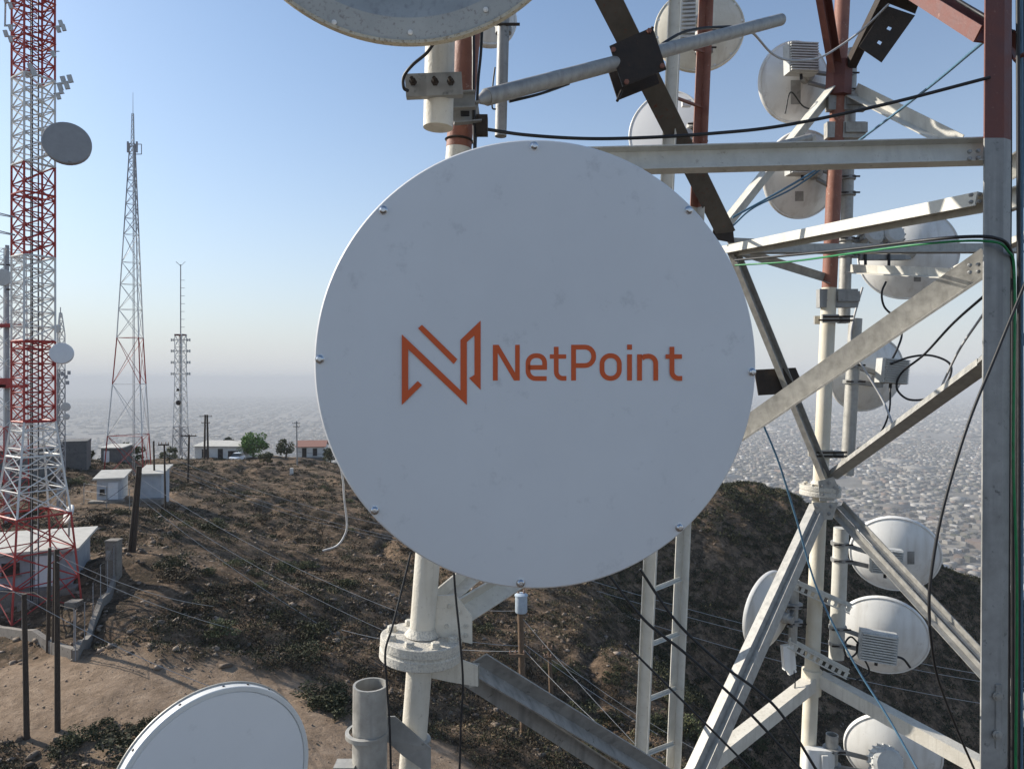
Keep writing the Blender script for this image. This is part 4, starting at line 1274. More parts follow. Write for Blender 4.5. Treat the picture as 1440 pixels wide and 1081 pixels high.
# the two radio drums on the wide dish, and the white hooded antenna low on the far leg
for o in list(scene.objects):
    if o.get('label', '').startswith('wide white dish'):
        wide = o
    if o.get('label', '').startswith('white dish with a round drum'):
        low = o
    if o.get('label', '').startswith('grey dish turned'):
        greyd = o
for px in (1226, 1254):
    c_ = P(px, 331, 8.95); ax_n = Vector((0.1, -0.95, 0.2)).normalized()
    mb = MB(); mb.lathe(c_, ax_n, [(0, -0.12), (0.12, -0.12), (0.135, -0.10), (0.135, 0.06), (0.10, 0.09), (0, 0.095)], 28); ro = part(mb, 'radio_unit', 'radio_grey', wide, 35)
    for k in range(14):
        a = 2 * math.pi * k / 14
        _, uu, vv = basis(ax_n, Vector((0, 0, 1))); rad = uu * math.cos(a) + vv * math.sin(a)
        mb = MB(); mb.box(c_ + rad * 0.14 - ax_n * 0.02, 0.02, 0.008, 0.07, (rad, ax_n.cross(rad), ax_n)); mb.build('cooling_fin', 'galvanized_dull', ro)
mb = MB(); mb.box(P(1240, 362, 8.9), 0.28, 0.03, 0.035); part(mb, 'radio_bracket', 'galvanized_dull', wide)
for px in (1217, 1250):
    mb = MB(); mb.tube(P(px, 352, 8.85), P(px, 376, 8.85), 0.018, n=8); part(mb, 'connector', 'black_rubber', wide)
mb = MB(); mb.lathe(P(962, 190, 8.3), (0, 0, 1), [(0.0, 0.06), (0.09, 0.045), (0.115, 0.0), (0.115, -0.03), (0.09, -0.04), (0.09, -0.26), (0, -0.261)], 24); part(mb, 'radio_unit', 'radio_grey', greyd, 40)
mb = MB(); mb.box(P(965, 146, 8.2), 0.05, 0.03, 0.035); part(mb, 'radio_bracket', 'dish_white', greyd)

an = thing('panel_antenna', 'white curved panel antenna on the foot of the far leg', 'antenna', P(1150, 1130, 8.45))
mb = MB(); mb.sweep(rounded(0.42, 0.07), P(1148, 1150, 8.42), P(1152, 1052, 8.46), Vector((0, -1, 0)), True, 0.86); part(mb, 'housing', 'dish_white', an, 40)
mb = MB(); mb.box(P(1160, 1075, 8.36), 0.035, 0.01, 0.11); part(mb, 'bracket', 'dish_white', an)
ab = thing('access_point', 'small upright white box antenna hanging below the left facing dish', 'antenna', P(1108, 944, 8.5))
mb = MB(); mb.sweep(rect_prof(0.15, 0.06), P(1110, 940, 8.46), P(1107, 906, 8.46), Vector((0.2, -1, 0))); part(mb, 'housing', 'dish_white', ab)
mb = MB(); mb.sweep(rect_prof(0.10, 0.05), P(1114, 946, 8.46), P(1111, 938, 8.46), Vector((0.2, -1, 0))); part(mb, 'base', 'dish_white', ab)


# ------------------------------------------------------------------ cables on the near tower
def cable(pix, r, mat, label, n=9, name='cable', group=None):
    mb = MB(); mb.path(spline([P(*p) for p in pix], n), r, 7)
    o = mb.build(name, mat, None, 60)
    return tag(o, label, 'cable', group)


BL, BU, GR, GY_ = 'black_rubber', 'blue_cable', 'green_cable', 'grey_cable'
cable([(684, 182, 4.55), (740, 190, 4.6), (820, 195, 4.6), (900, 194, 4.6), (1000, 188, 4.62), (1100, 177, 4.6), (1240, 148, 4.5), (1392, 109, 4.42)], 0.011, BL, 'thick black cable strung from the near leg to the right leg')
cable([(1412, 35, 4.5), (1370, 70, 5.0), (1300, 128, 6.0), (1210, 196, 7.4), (1130, 250, 7.8), (1030, 306, 7.85)], 0.012, BU, 'blue cable slanting across the sky to the joint behind the dish')
cable([(1330, -10, 5.0), (1386, 24, 4.6), (1424, 45, 4.6)], 0.012, BL, 'black cable at the top of the right leg')
cable([(1200, 204, 7.5), (1120, 262, 7.9), (1060, 292, 7.9), (1030, 318, 7.9)], 0.010, BU, 'second blue cable that joins the white brace')
cable([(1034, 366, 6.6), (1100, 360, 6.0), (1200, 350, 5.2), (1300, 338, 4.6), (1360, 333, 4.4), (1400, 335, 4.36), (1420, 350, 4.4), (1424, 400, 4.5), (1424, 700, 4.5), (1424, 1120, 4.5)], 0.011, BL, 'black cable bending round the right leg and dropping beside it')
cable([(1034, 373, 6.6), (1110, 368, 6.0), (1200, 356, 5.2), (1300, 343, 4.62), (1385, 339, 4.38), (1417, 352, 4.40), (1427, 400, 4.46), (1425, 640, 4.46), (1430, 820, 4.46), (1428, 1120, 4.46)], 0.008, GR, 'green cable bending round the right leg and dropping beside it')
for k, (x0, x1, mt_, r_, lab) in enumerate(((1431, 1433, BL, 0.012, 'black cable hanging straight beside the right leg, inside the bundle'), (1436, 1437, BU, 0.010, 'blue cable hanging straight beside the right leg'),
                                            (1420, 1419, BL, 0.010, 'black cable lashed along the edge of the right leg'), (1438, 1430, BL, 0.010, 'black cable crossing the blue one beside the right leg'))):
    cable([(x0, -60, 4.55 + 0.02 * k), (x0 + 1, 200, 4.55 + 0.02 * k), (x1, 560, 4.55 + 0.02 * k), (x1 - 1, 1130, 4.55 + 0.02 * k)], r_, mt_, lab)
cable([(1443, 395, 4.3), (1400, 500, 4.28), (1360, 600, 4.25), (1325, 720, 4.22), (1308, 820, 4.22), (1307, 880, 4.22)], 0.009, BL, 'black cable swinging down to the left in front of the right leg')
cable([(1307, 880, 4.22), (1318, 950, 4.4), (1348, 1030, 4.8), (1372, 1085, 5.2)], 0.008, BL, 'black cable trailing below the swinging one')
cable([(1072, 594, 7.6), (1095, 650, 7.7), (1120, 730, 7.8), (1150, 830, 7.8), (1200, 930, 7.6), (1250, 1010, 7.3), (1292, 1085, 7.0)], 0.011, BU, 'light blue cable stretched down in front of the far leg')
cable([(1384, 416, 6.4), (1340, 455, 7.2), (1300, 498, 8.0), (1272, 520, 8.5), (1262, 535, 8.6), (1263, 550, 8.6), (1280, 562, 8.5), (1310, 558, 8.4), (1333, 535, 8.3), (1336, 512, 8.3), (1310, 500, 8.4), (1280, 502, 8.5), (1252, 512, 8.6)], 0.013, BL, 'black cable looped beside the knobbly radio unit')
cable([(1384, 440, 6.6), (1350, 490, 7.4), (1330, 530, 8.1), (1310, 570, 8.2), (1270, 596, 8.3)], 0.012, GY_, 'grey cable running down to the lower brace')
cable([(1213, 404, 8.7), (1200, 450, 8.7), (1197, 480, 8.7), (1207, 505, 8.66), (1240, 560, 8.5), (1256, 598, 8.3)], 0.013, GY_, 'thin white cable beside the bracketed grey pipe')
cable([(1246, 396, 8.8), (1240, 412, 8.8), (1244, 432, 8.8), (1262, 450, 8.8), (1268, 470, 8.8), (1262, 490, 8.75), (1253, 508, 8.7)], 0.013, BL, 'short black cable joining the two dishes beside the far leg')
cable([(1252, 546, 8.7), (1251, 575, 8.6), (1243, 600, 8.6), (1228, 620, 8.6), (1205, 631, 8.6)], 0.011, BL, 'short black cable under the knobbly radio unit')
cable([(1104, 160, 8.6), (1112, 130, 8.6), (1130, 150, 8.7), (1150, 153, 8.7), (1172, 142, 8.7)], 0.009, BL, 'thin black cable under the ribbed radio box')
cable([(1040, 36, 6.6), (1060, 48, 6.8), (1085, 75, 7.2), (1110, 85, 7.5), (1150, 82, 7.8), (1180, 66, 7.9), (1215, 40, 7.8), (1250, 6, 7.5)], 0.012, GY_, 'grey cable looping from the slanting pipe to the dark plate')
cable([(800, 116, 5.25), (890, 88, 5.6), (960, 46, 6.0), (1020, 38, 6.35), (1042, 40, 6.6)], 0.012, BL, 'black cable tied along the slanting pipe')
cable([(716, 143, 4.9), (760, 132, 5.0), (800, 118, 5.2)], 0.010, BL, 'short black cable below the slanting pipe')
cable([(680, -60, 4.3), (677, 60, 4.3), (672, 120, 4.3), (668, 215, 4.35), (664, 320, 4.4)], 0.009, BL, 'black cable hanging along the red part of the near leg')
cable([(664, -60, 4.25), (666, 70, 4.25), (666, 130, 4.25), (668, 240, 4.3), (669, 330, 4.35)], 0.010, BL, 'second black cable hanging close against the red leg')
cable([(612, 58, 3.75), (600, 75, 3.76), (580, 92, 3.78), (568, 108, 3.82), (568, 124, 3.84), (574, 128, 3.86)], 0.009, BL, 'short black cable curling round the top clamp')
cable([(696, 95, 5.1), (693, 120, 5.1), (692, 150, 5.1), (697, 154, 5.12)], 0.006, BL, 'thin black loop on the thin grey pipe')
cable([(578, 776, 4.2), (566, 825, 4.15), (552, 880, 4.08), (542, 915, 4.05), (544, 960, 4.05), (548, 1020, 4.05), (551, 1130, 4.05)], 0.0065, BL, 'thin black cable hanging in front of the near flange')
cable([(638, 800, 4.1), (641, 840, 4.1), (647, 900, 4.08), (651, 960, 4.08), (648, 1020, 4.08), (645, 1130, 4.08)], 0.0065, BL, 'thin black cable hanging right of the near flange')
cable([(480, 660, 3.35), (483, 680, 3.35), (484, 700, 3.35), (488, 735, 3.36), (485, 752, 3.36), (474, 767, 3.36), (454, 774, 3.36)], 0.005, GY_, 'grey conduit end hooked out from behind the logo dish')
for k, pix in enumerate((((900, 800), (950, 872), (1010, 930), (1062, 968), (1100, 1005), (1150, 1085)), ((850, 800), (905, 870), (960, 915), (1010, 960), (1060, 1008), (1130, 1085)), ((880, 905), (920, 945), (975, 1000), (1045, 1070), (1062, 1090)))):
    cable([(a, b_, 6.2) for a, b_ in pix], 0.013 if k < 2 else 0.010, BL, ('thick black cable sloping down behind the dish past the ladder rails', 'thick black cable sloping down just under its twin past the ladder rails', 'thinner black cable sloping down lowest past the ladder rails')[k])
cable([(1208, 905, 8.5), (1196, 895, 8.5), (1187, 908, 8.5), (1192, 925, 8.5), (1204, 918, 8.5), (1206, 905, 8.5), (1215, 925, 8.5), (1222, 945, 8.5), (1204, 956, 8.5)], 0.011, BL, 'coil of black cable beside the finned radio box')
cable([(1256, 922, 8.4), (1270, 926, 8.4), (1280, 938, 8.4)], 0.014, BL, 'stub of black cable leaving the finned radio box')
cable([(1116, 940, 8.45), (1118, 965, 8.4), (1112, 995, 8.3)], 0.008, BL, 'thin black cable under the small white box antenna')

# ------------------------------------------------------------------ lattice towers on the hilltop
def lattice(root, base, levels, phi, nlegs, bands, panel, leg_r, br_r, hor=True, sub=None):
    """levels: (height above base, half diagonal); bands: (z0, z1, material); panel: height of a panel as a factor of width"""
    def hd(z):
        for (a, ra), (b_, rb) in zip(levels[:-1], levels[1:]):
            if z <= b_: return ra + (rb - ra) * (z - a) / (b_ - a)
        return levels[-1][1]
    def corner(k, z):
        a = phi + 2 * math.pi * k / nlegs
        r = hd(z)
        return base + Vector((math.cos(a) * r, math.sin(a) * r, z))
    cuts = sorted(set([lv[0] for lv in levels]))
    for z0, z1, mt_ in bands:
        zs = [z0] + [z for z in cuts if z0 < z < z1] + [z1]
        for k in range(nlegs):
            mb = MB()
            for a, b_ in zip(zs[:-1], zs[1:]):
                mb.tube(corner(k, a), corner(k, b_), leg_r, n=6)
            # one leg section: drop the inner caps so that the piece is continuous
            part(mb, 'leg', mt_, root)
        mb = MB()
        z = z0
        while z < z1 - 0.05:
            h = panel * hd(z) * 1.3
            ze = min(z + h, z1)
            if z1 - ze < h * 0.45: ze = z1
            for k in range(nlegs):
                a0, a1 = corner(k, z), corner(k, ze); b0, b1 = corner((k + 1) % nlegs, z), corner((k + 1) % nlegs, ze)
                mb.tube(a0, b1, br_r, n=4, cap=False); mb.tube(b0, a1, br_r, n=4, cap=False)
                if hor: mb.tube(a1, b1, br_r, n=4, cap=False)
            z = ze
        o = part(mb, 'bracing', mt_, root); o['kind'] = 'stuff'


def mini_dish(root, c, n, r, name='dish', mat='dish_face_grey', depth=None):
    n = Vector(n).normalized()
    mb = MB(); dp = depth or r * 0.5
    mb.lathe(c, n, [(0, 0.02), (r * 0.6, 0.015), (r, 0.0), (r + 0.02, -0.02), (r + 0.02, -dp * 0.55), (r * 0.8, -dp * 0.7), (r * 0.3, -dp), (0, -dp)], 32)
    return part(mb, name, mat, root, 30)


# red and white tower on the left edge
b1 = GY(47, 36)
T1 = thing('lattice_tower', 'tall red and white banded square lattice tower behind the white roofed house', 'tower', b1)
s1 = 36 / 1000.0
zt = lambda py: (P(0, py, 36).z - b1.z)
T1_levels = [(-0.3, 2.25), (zt(722), 1.72), (zt(592), 1.0), (zt(-55), 0.98)]
lattice(T1, b1, T1_levels, R(11.5), 4, [(-0.3, zt(722), 'tower_red'), (zt(722), zt(592), 'tower_white'), (zt(592), zt(480), 'tower_red'), (zt(480), zt(362), 'tower_white'), (zt(362), zt(234), 'tower_red'), (zt(234), zt(112), 'tower_white'), (zt(112), zt(-55), 'tower_red')], 0.56, 0.055, 0.032)
mb = MB()
for dx in (-0.16, 0.16):
    mb.tube(b1 + Vector((dx, 0.1, 0)), b1 + Vector((dx, 0.1, zt(-50))), 0.022, n=4)
for k in range(70):
    z = 0.3 + k * zt(-50) / 70.0
    mb.tube(b1 + Vector((-0.16, 0.1, z)), b1 + Vector((0.16, 0.1, z)), 0.014, n=4)
o = part(mb, 'climbing_ladder', 'tower_grey', T1); o['kind'] = 'stuff'
for dx, r_ in ((0.03, 0.032), (-0.06, 0.022), (0.35, 0.02)):
    mb = MB(); mb.tube(b1 + Vector((dx, -0.12, 0)), b1 + Vector((dx, -0.12, zt(-45))), r_, n=6); part(mb, 'feeder_cable', 'black_rubber', T1)
for py in (722, 640, 592, 480, 362, 275, 234, 112, 60, 4):          # ring platforms
    r_ = 2.2 if py > 900 else None
    mb = MB()
    z = zt(py)
    hdv = 1.74 if py == 722 else (1.25 if py == 640 else 1.0)
    for k in range(4):
        a0, a1 = R(11.5 + 90 * k), R(101.5 + 90 * k)
        mb.tube(b1 + Vector((math.cos(a0) * hdv, math.sin(a0) * hdv, z)), b1 + Vector((math.cos(a1) * hdv, math.sin(a1) * hdv, z)), 0.055, n=6)
    o = part(mb, 'ring_beam', 'tower_red' if py in (722, 592, 480, 275, 60, 4) else 'tower_white', T1); o['kind'] = 'stuff'


def antenna_cluster(root, c, sx, n_, mat='radio_grey', s=1.0):
    mb = MB(); mb.tube(c, c + Vector((sx * 0.55 * s, 0, 0.02)), 0.025, n=6); arm = part(mb, 'antenna_arm', 'tower_grey', root)
    for k in range(n_):
        p = c + Vector((sx * (0.25 + 0.18 * k) * s, -0.08 * k, 0.12 * ((k % 2) * 2 - 1) * s))
        mb = MB(); mb.box(p, 0.09 * s, 0.06, 0.16 * s, (Vector((0.9, 0.3, 0.3)).normalized(), Vector((-0.3, 0.95, 0)).normalized(), Vector((-0.3, 0, 0.95)).normalized())); mb.build('antenna', mat, arm)


at1 = lambda px, py, dy=-0.6: P(px, py, 36 + dy)
antenna_cluster(T1, at1(75, 38), 1, 3); antenna_cluster(T1, at1(76, 118), 1, 4, 'radio_grey', 1.2); antenna_cluster(T1, at1(75, 132), 1, 2)
antenna_cluster(T1, at1(22, 5), -1, 2); antenna_cluster(T1, at1(22, 36), -1, 1); antenna_cluster(T1, at1(22, 52), -1, 2); antenna_cluster(T1, at1(30, 100), 1, 3, 'radio_grey', 1.2); antenna_cluster(T1, at1(68, 73), 1, 1)
mb = MB(); mb.tube(at1(22, 37), at1(6, 37), 0.03, n=6); mb.tube(at1(7, 37), at1(8, -10), 0.045, n=6); part(mb, 'whip_antenna', 'radio_grey', T1)
for py in (300, 325):
    mb = MB(); mb.tube(at1(21, py + 5), at1(-8, py - 2), 0.03, n=5); mb.tube(at1(21, py - 2 + 8), at1(-8, py + 1), 0.025, n=5); o = part(mb, 'outrigger', 'tower_grey', T1); o['kind'] = 'stuff'
big = thing('drum_dish', 'dark round drum dish jutting right from the red and white tower', 'dish', at1(91, 229))
mini_dish(big, at1(94, 200.5, -1.4), (0.48, -0.86, 0.14), 1.02, 'radome', 'dish_face_grey', 0.55)
mb = MB(); mb.lathe(at1(94, 200.5, -1.4), Vector((0.48, -0.86, 0.14)), [(1.025, -0.02), (1.06, -0.04), (1.06, -0.14), (1.025, -0.15)], 40); part(mb, 'rim', 'tower_grey', big, 40)
mb = MB(); mb.tube(at1(86, 201, -1.0), at1(73, 205, -0.3), 0.1, n=10); part(mb, 'mount_arm', 'tower_grey', big)
mb = MB(); mb.tube(at1(102, 228, -1.7), at1(62, 216, 0.0), 0.03, n=6); part(mb, 'stay_rod', 'tower_grey', big)
sm = thing('drum_dish', 'pale round dish beside the lower red band of the banded tower', 'dish', at1(86, 508))
mini_dish(sm, at1(86, 496.5, -1.0), (0.35, -0.93, 0.1), 0.50, 'radome', 'radome_grey', 0.4)
mb = MB(); mb.tube(at1(82, 497, -0.8), at1(73, 499, -0.2), 0.06, n=8); part(mb, 'mount_arm', 'tower_grey', sm)
for px, py in ((24, 848), (66, 846), (104, 852), (38, 852)):
    mb = MB(); c_ = G(px, py); mb.box(c_ + Vector((0, 0, 0.0)), 0.3, 0.3, 0.25); part(mb, 'foundation_block', 'concrete', T1)

# tapered grey tower in the middle distance
b2 = GY(187, 85)
T2 = thing('lattice_tower', 'tall tapering three sided lattice tower with a needle mast behind the sheds', 'tower', b2)
z2 = lambda py: P(0, py, 85).z - b2.z
lattice(T2, b2, [(-0.4, 3.15), (z2(480), 1.75), (z2(205), 0.36), (z2(200), 0.36)], R(78), 3, [(-0.4, z2(612), 'tower_red'), (z2(612), z2(540), 'tower_white'), (z2(540), z2(475), 'tower_red'), (z2(475), z2(400), 'tower_white'), (z2(400), z2(330), 'tower_white'), (z2(330), z2(202), 'tower_grey')], 1.5, 0.075, 0.032)
lattice(T2, b2, [(z2(202), 0.22), (z2(160), 0.14)], R(78), 3, [(z2(202), z2(160), 'tower_grey')], 2.5, 0.035, 0.02)
mb = MB(); mb.tube(b2 + Vector((0, 0, z2(160))), b2 + Vector((0, 0, z2(130))), 0.035, 0.02, n=6); part(mb, 'needle_mast', 'tower_grey', T2)
for dx in (-0.45, 0.62):
    mb = MB(); mb.box(b2 + Vector((dx, -0.3, z2(208))), 0.10, 0.06, 0.65); part(mb, 'panel_antenna', 'tower_grey', T2)
mb = MB()
for a, b_ in (((188, 203), (199, 203)), ((199, 203), (199, 217)), ((199, 217), (188, 217))):
    mb.tube(P(a[0], a[1], 85), P(b_[0], b_[1], 85), 0.05, n=5)
o = part(mb, 'antenna_frame', 'tower_grey', T2); o['kind'] = 'stuff'
for dx in (-0.1, 0.1):
    mb = MB(); mb.tube(b2 + Vector((dx, 0.2, 0)), b2 + Vector((dx * 0.5, 0.1, z2(205))), 0.04, n=5); part(mb, 'feeder_cable', 'tower_grey', T2)

# slim tower with side arms
b3 = GY(254, 138)
T3 = thing('lattice_tower', 'slim pale lattice tower with rows of side arms and a thin whip on top', 'tower', b3)
z3 = lambda py: P(0, py, 138).z - b3.z
lattice(T3, b3, [(-0.5, 1.55), (z3(560), 1.15), (z3(530), 1.05), (z3(470), 1.05)], R(35), 4, [(-0.5, z3(600), 'tower_grey'), (z3(600), z3(470), 'tower_white')], 1.3, 0.085, 0.05)
mb = MB(); mb.tube(b3 + Vector((0, 0, z3(640))), b3 + Vector((0, 0, z3(372))), 0.16, 0.10, n=6); part(mb, 'whip_mast', 'tower_grey', T3)
for py in (478, 493.5, 509.5, 525.5):
    mb = MB(); mb.tube(b3 + Vector((-1.8, 0, z3(py))), b3 + Vector((1.8, 0, z3(py))), 0.07, n=5); arm = part(mb, 'side_arm', 'tower_grey', T3)
    for sx in (-1.75, -1.3, 1.3, 1.75):
        mb = MB(); mb.box(b3 + Vector((sx, 0, z3(py))), 0.12, 0.12, 0.26); mb.build('antenna', 'radio_grey', arm)
mb = MB(); mb.box(b3 + Vector((0, 0, z3(471))), 0.85, 0.85, 0.12); part(mb, 'top_platform', 'dark_red', T3)
for k in range(7):
    py = 394 + 11 * k
    mb = MB(); mb.tube(b3 + Vector((0, 0, z3(py))), b3 + Vector((0.8, 0, z3(py))), 0.045, n=4); part(mb, 'dipole', 'tower_grey', T3)
for sx in (-0.9, 0.9):
    mb = MB(); mb.tube(b3 + Vector((0, 0, z3(374))), b3 + Vector((sx, 0, z3(368))), 0.05, n=4); part(mb, 'top_dipole', 'tower_grey', T3)
mini_dish(T3, b3 + Vector((0.2, -1.4, z3(566))), (0.1, -1, 0), 0.45, 'dish', 'rust_dark')
mini_dish(T3, b3 + Vector((0.05, -1.3, z3(548))), (0.1, -1, 0), 0.25, 'dish', 'rust_dark')

# mast half hidden behind the banded tower
b5 = GY(85, 62)
T5 = thing('lattice_tower', 'thin lattice mast with small dishes right behind the banded tower', 'tower', b5)
z5 = lambda py: P(0, py, 62).z - b5.z
lattice(T5, b5, [(-0.3, 0.36), (z5(470), 0.34), (z5(440), 0.10)], R(20), 3, [(-0.3, z5(520), 'tower_grey'), (z5(520), z5(440), 'tower_white')], 2.0, 0.05, 0.03)
mb = MB(); mb.tube(b5 + Vector((0, 0, z5(442))), b5 + Vector((0, 0, z5(432))), 0.04, n=5); part(mb, 'needle_mast', 'tower_grey', T5)
for px, py, r_ in ((92, 572, 0.36), (93, 586, 0.25), (80, 462, 0.35)):
    mini_dish(T5, P(px, py, 61.4), (0.3 if px > 85 else -0.3, -0.95, 0), r_, 'dish', 'radio_grey')
for k, (px, py) in enumerate(((88, 526), (93, 530), (97, 524), (95, 538), (82, 540))):
    mb = MB(); mb.box(P(px, py, 61.6), 0.10, 0.08, 0.16); part(mb, 'panel_antenna', 'tower_grey', T5)

# red platforms and pale column at the very left
b4 = GY(10, 55)
T4 = thing('antenna_mast', 'pale column mast with red cross platforms and open bracing, left of the banded tower', 'mast', b4)
z4 = lambda py: P(0, py, 55).z - b4.z
mb = MB(); mb.tube(b4 + Vector((0, 0, -0.4)), b4 + Vector((0, 0, z4(345))), 0.20, 0.14, n=12); part(mb, 'column', 'tower_grey', T4, 40)
for py in (458, 543):
    mb = MB(); mb.box(b4 + Vector((-0.2, 0, z4(py))), 1.5, 0.5, 0.13); part(mb, 'cross_platform', 'tower_red', T4)
mb = MB(); mb.box(b4 + Vector((-0.1, -0.2, z4(538))), 0.35, 0.3, 0.35); part(mb, 'equipment_box', 'tower_red', T4)
lattice(T4, b4 + Vector((-0.65, 0.8, 0)), [(-0.3, 1.5), (z4(350), 1.3)], R(30), 4, [(-0.3, z4(600), 'tower_red'), (z4(600), z4(350), 'tower_white')], 0.9, 0.05, 0.03)
mini_dish(T4, P(3, 390, 53.2), (0.25, -0.96, 0.0), 0.62, 'dish', 'radio_grey')
mb = MB(); mb.tube(P(8, 360, 53.4), P(8, 412, 53.4), 0.08, n=8); part(mb, 'dish_pole', 'tower_grey', T4)
mb = MB(); mb.tube(P(8, 407, 53.4), P(20, 407, 53.4), 0.06, n=6); mb.tube(P(0, 372, 53.4), P(20, 373, 53.4), 0.05, n=6); o = part(mb, 'dish_bracket', 'rust_dark', T4); o['kind'] = 'stuff'


# ------------------------------------------------------------------ houses and sheds
def rot_axes(a):
    return Vector((math.cos(a), math.sin(a), 0)), Vector((-math.sin(a), math.cos(a), 0)), Vector((0, 0, 1))


def hut(label, fl, w, dp, h, ang, wall, roof, rise=0.25, over=0.3, door=None, windows=(), name='shed', hip=False, gable=False, cat='shed', base=True):
    """fl: front left foot on the ground, front along ang; mono pitch roof rising to the back, or gable"""
    X, Yv, Z = rot_axes(ang)
    gz = min(H(*(fl + X * a + Yv * b_).to_2d()) for a in (0, w) for b_ in (0, dp)) - 0.15
    zt_ = fl.z + h
    t = thing(name, label, cat, Vector((fl.x + X.x * w / 2 + Yv.x * dp / 2, fl.y + X.y * w / 2 + Yv.y * dp / 2, gz)))
    def q(a, b_, z): return Vector((fl.x, fl.y, 0)) + X * a + Yv * b_ + Z * z
    # walls one by one
    for nm, a, b_, za, zb in (('front', (0, 0), (w, 0), zt_, zt_), ('back', (0, dp), (w, dp), zt_ + rise * (not gable), zt_ + rise * (not gable)), ('left', (0, 0), (0, dp), zt_, zt_ + rise * (not gable)), ('right', (w, 0), (w, dp), zt_, zt_ + rise * (not gable))):
        mb = MB(); th = 0.15
        nrm = {'front': Yv, 'back': -Yv, 'left': X, 'right': -X}[nm]
        ins = 0.0 if nm in ('front', 'back') else 0.151
        A = q(a[0], a[1] + ins, gz); B = q(b_[0], b_[1] - ins, gz)
        if nm in ('front', 'back'): A = q(a[0], a[1], gz); B = q(b_[0], b_[1], gz)
        poly = [A, B, Vector((B.x, B.y, zb)), Vector((A.x, A.y, za))]
        if gable and nm in ('left', 'right'):
            mid = (A + B) / 2; poly = [A, B, Vector((B.x, B.y, zb)), Vector((mid.x, mid.y, zt_ + rise)), Vector((A.x, A.y, za))]
        mb.plate(poly, nrm, th)
        wl = part(mb, 'wall', wall, t)
        if nm == 'front':
            if door:
                d0, d1, dh = door
                mb = MB(); c_ = q((d0 + d1) / 2, -0.03, fl.z + dh / 2); mb.box(c_, (d1 - d0) / 2, 0.03, dh / 2, (X, Yv, Z)); mb.build('door', 'door_white' if wall != 'wall_white' else 'dark_opening', wl)
            for w0, w1, z0, z1 in windows:
                mb = MB(); c_ = q((w0 + w1) / 2, -0.012, fl.z + (z0 + z1) / 2); mb.box(c_, (w1 - w0) / 2, 0.012, (z1 - z0) / 2, (X, Yv, Z)); mb.build('window', 'dark_opening', wl)
                mb = MB(); c_ = q((w0 + w1) / 2, -0.05, fl.z + z0 - 0.05); mb.box(c_, (w1 - w0) / 2 + 0.08, 0.06, 0.04, (X, Yv, Z)); mb.build('window_sill', 'concrete', wl)
    if gable:
        for s_ in (0, 1):
            mb = MB()
            e = -over if s_ == 0 else dp + over
            k = rise / (dp / 2); ze = zt_ - over * k + 0.02
            mb.plate([q(-over, e, ze), q(w + over, e, ze), q(w + over, dp / 2, zt_ + rise + 0.02), q(-over, dp / 2, zt_ + rise + 0.02)], (0, 0, 1), 0.10)
            part(mb, 'roof', roof, t)
    else:
        k = rise / dp
        mb = MB(); mb.plate([q(-over, -over, zt_ - over * k + 0.02), q(w + over, -over, zt_ - over * k + 0.02), q(w + over, dp + over, zt_ + rise + over * k + 0.02), q(-over, dp + over, zt_ + rise + over * k + 0.02)], (0, 0, 1), 0.14)
        part(mb, 'roof', roof, t)
    if base:
        mb = MB(); mb.plate([q(-0.5, -0.9, gz - 0.1), q(w + 0.3, -0.9, gz - 0.1), q(w + 0.3, -0.02, gz - 0.1), q(-0.5, -0.02, gz - 0.1)], (0, 0, 1), fl.z - gz + 0.18)
        part(mb, 'concrete_slab', 'concrete', t)
    return t


hut('low white shed with a mono pitch roof, a dark window and a pale door', GY(136, 65), 2.05, 2.4, 1.95, 0.28, 'wall_blue_white', 'roof_white', 0.35, 0.28, door=(0.95, 1.75, 1.6), windows=((0.25, 0.65, 0.55, 1.05),))
hut('bluish shed with a plain wall beside the dark utility pole', GY(196, 67), 1.9, 2.7, 2.3, 0.18, 'wall_blue_white', 'roof_white', 0.4, 0.28, windows=())
hr = GY(102, 38.0); hl = hr - Vector((math.cos(0.35), math.sin(0.35), 0)) * 6.6; hl.z = hr.z
hut('long low house with a wide white roof under the banded tower', hl, 6.6, 4.4, 1.9, 0.35, 'wall_slate', 'roof_white', 0.15, 0.35, door=(4.9, 5.7, 1.7), windows=((3.4, 4.2, 0.8, 1.45),), name='house', cat='house')
hut('long low house with a pale roof and carport beside the round green tree', GY(274, 140), 9.6, 5.5, 2.4, -0.03, 'wall_white', 'roof_white', 0.55, 0.4, door=(4.6, 5.6, 2.0), windows=((1.4, 2.8, 0.3, 1.9), (6.6, 8.6, 0.4, 1.6)), name='house', cat='house')
hut('small white house with a red tiled roof and two dark openings', GY(418, 150), 5.6, 5.0, 2.3, 0.12, 'wall_white', 'roof_tile_red', 1.0, 0.35, door=(1.0, 1.9, 2.0), windows=((3.2, 4.1, 0.4, 1.9),), name='house', gable=True, cat='house')
hut('dark grey block building behind the foot of the banded tower', GY(80, 80), 2.9, 3.2, 3.0, 0.4, 'wall_grey', 'wall_grey', 0.05, 0.05, name='building', cat='building', base=False)
hut('dark red and grey building at the foot of the column mast', GY(-60, 72), 6.6, 5, 3.0, 0.0, 'wall_grey', 'dark_red', 0.05, 0.1, name='building', cat='building', base=False)
hut('small grey hut between the dark tree and the tapering tower', GY(142, 95), 2.6, 3, 2.0, 0.05, 'wall_grey', 'roof_white', 0.2, 0.2, door=(0.4, 1.1, 1.7), base=False, name='hut', cat='hut')
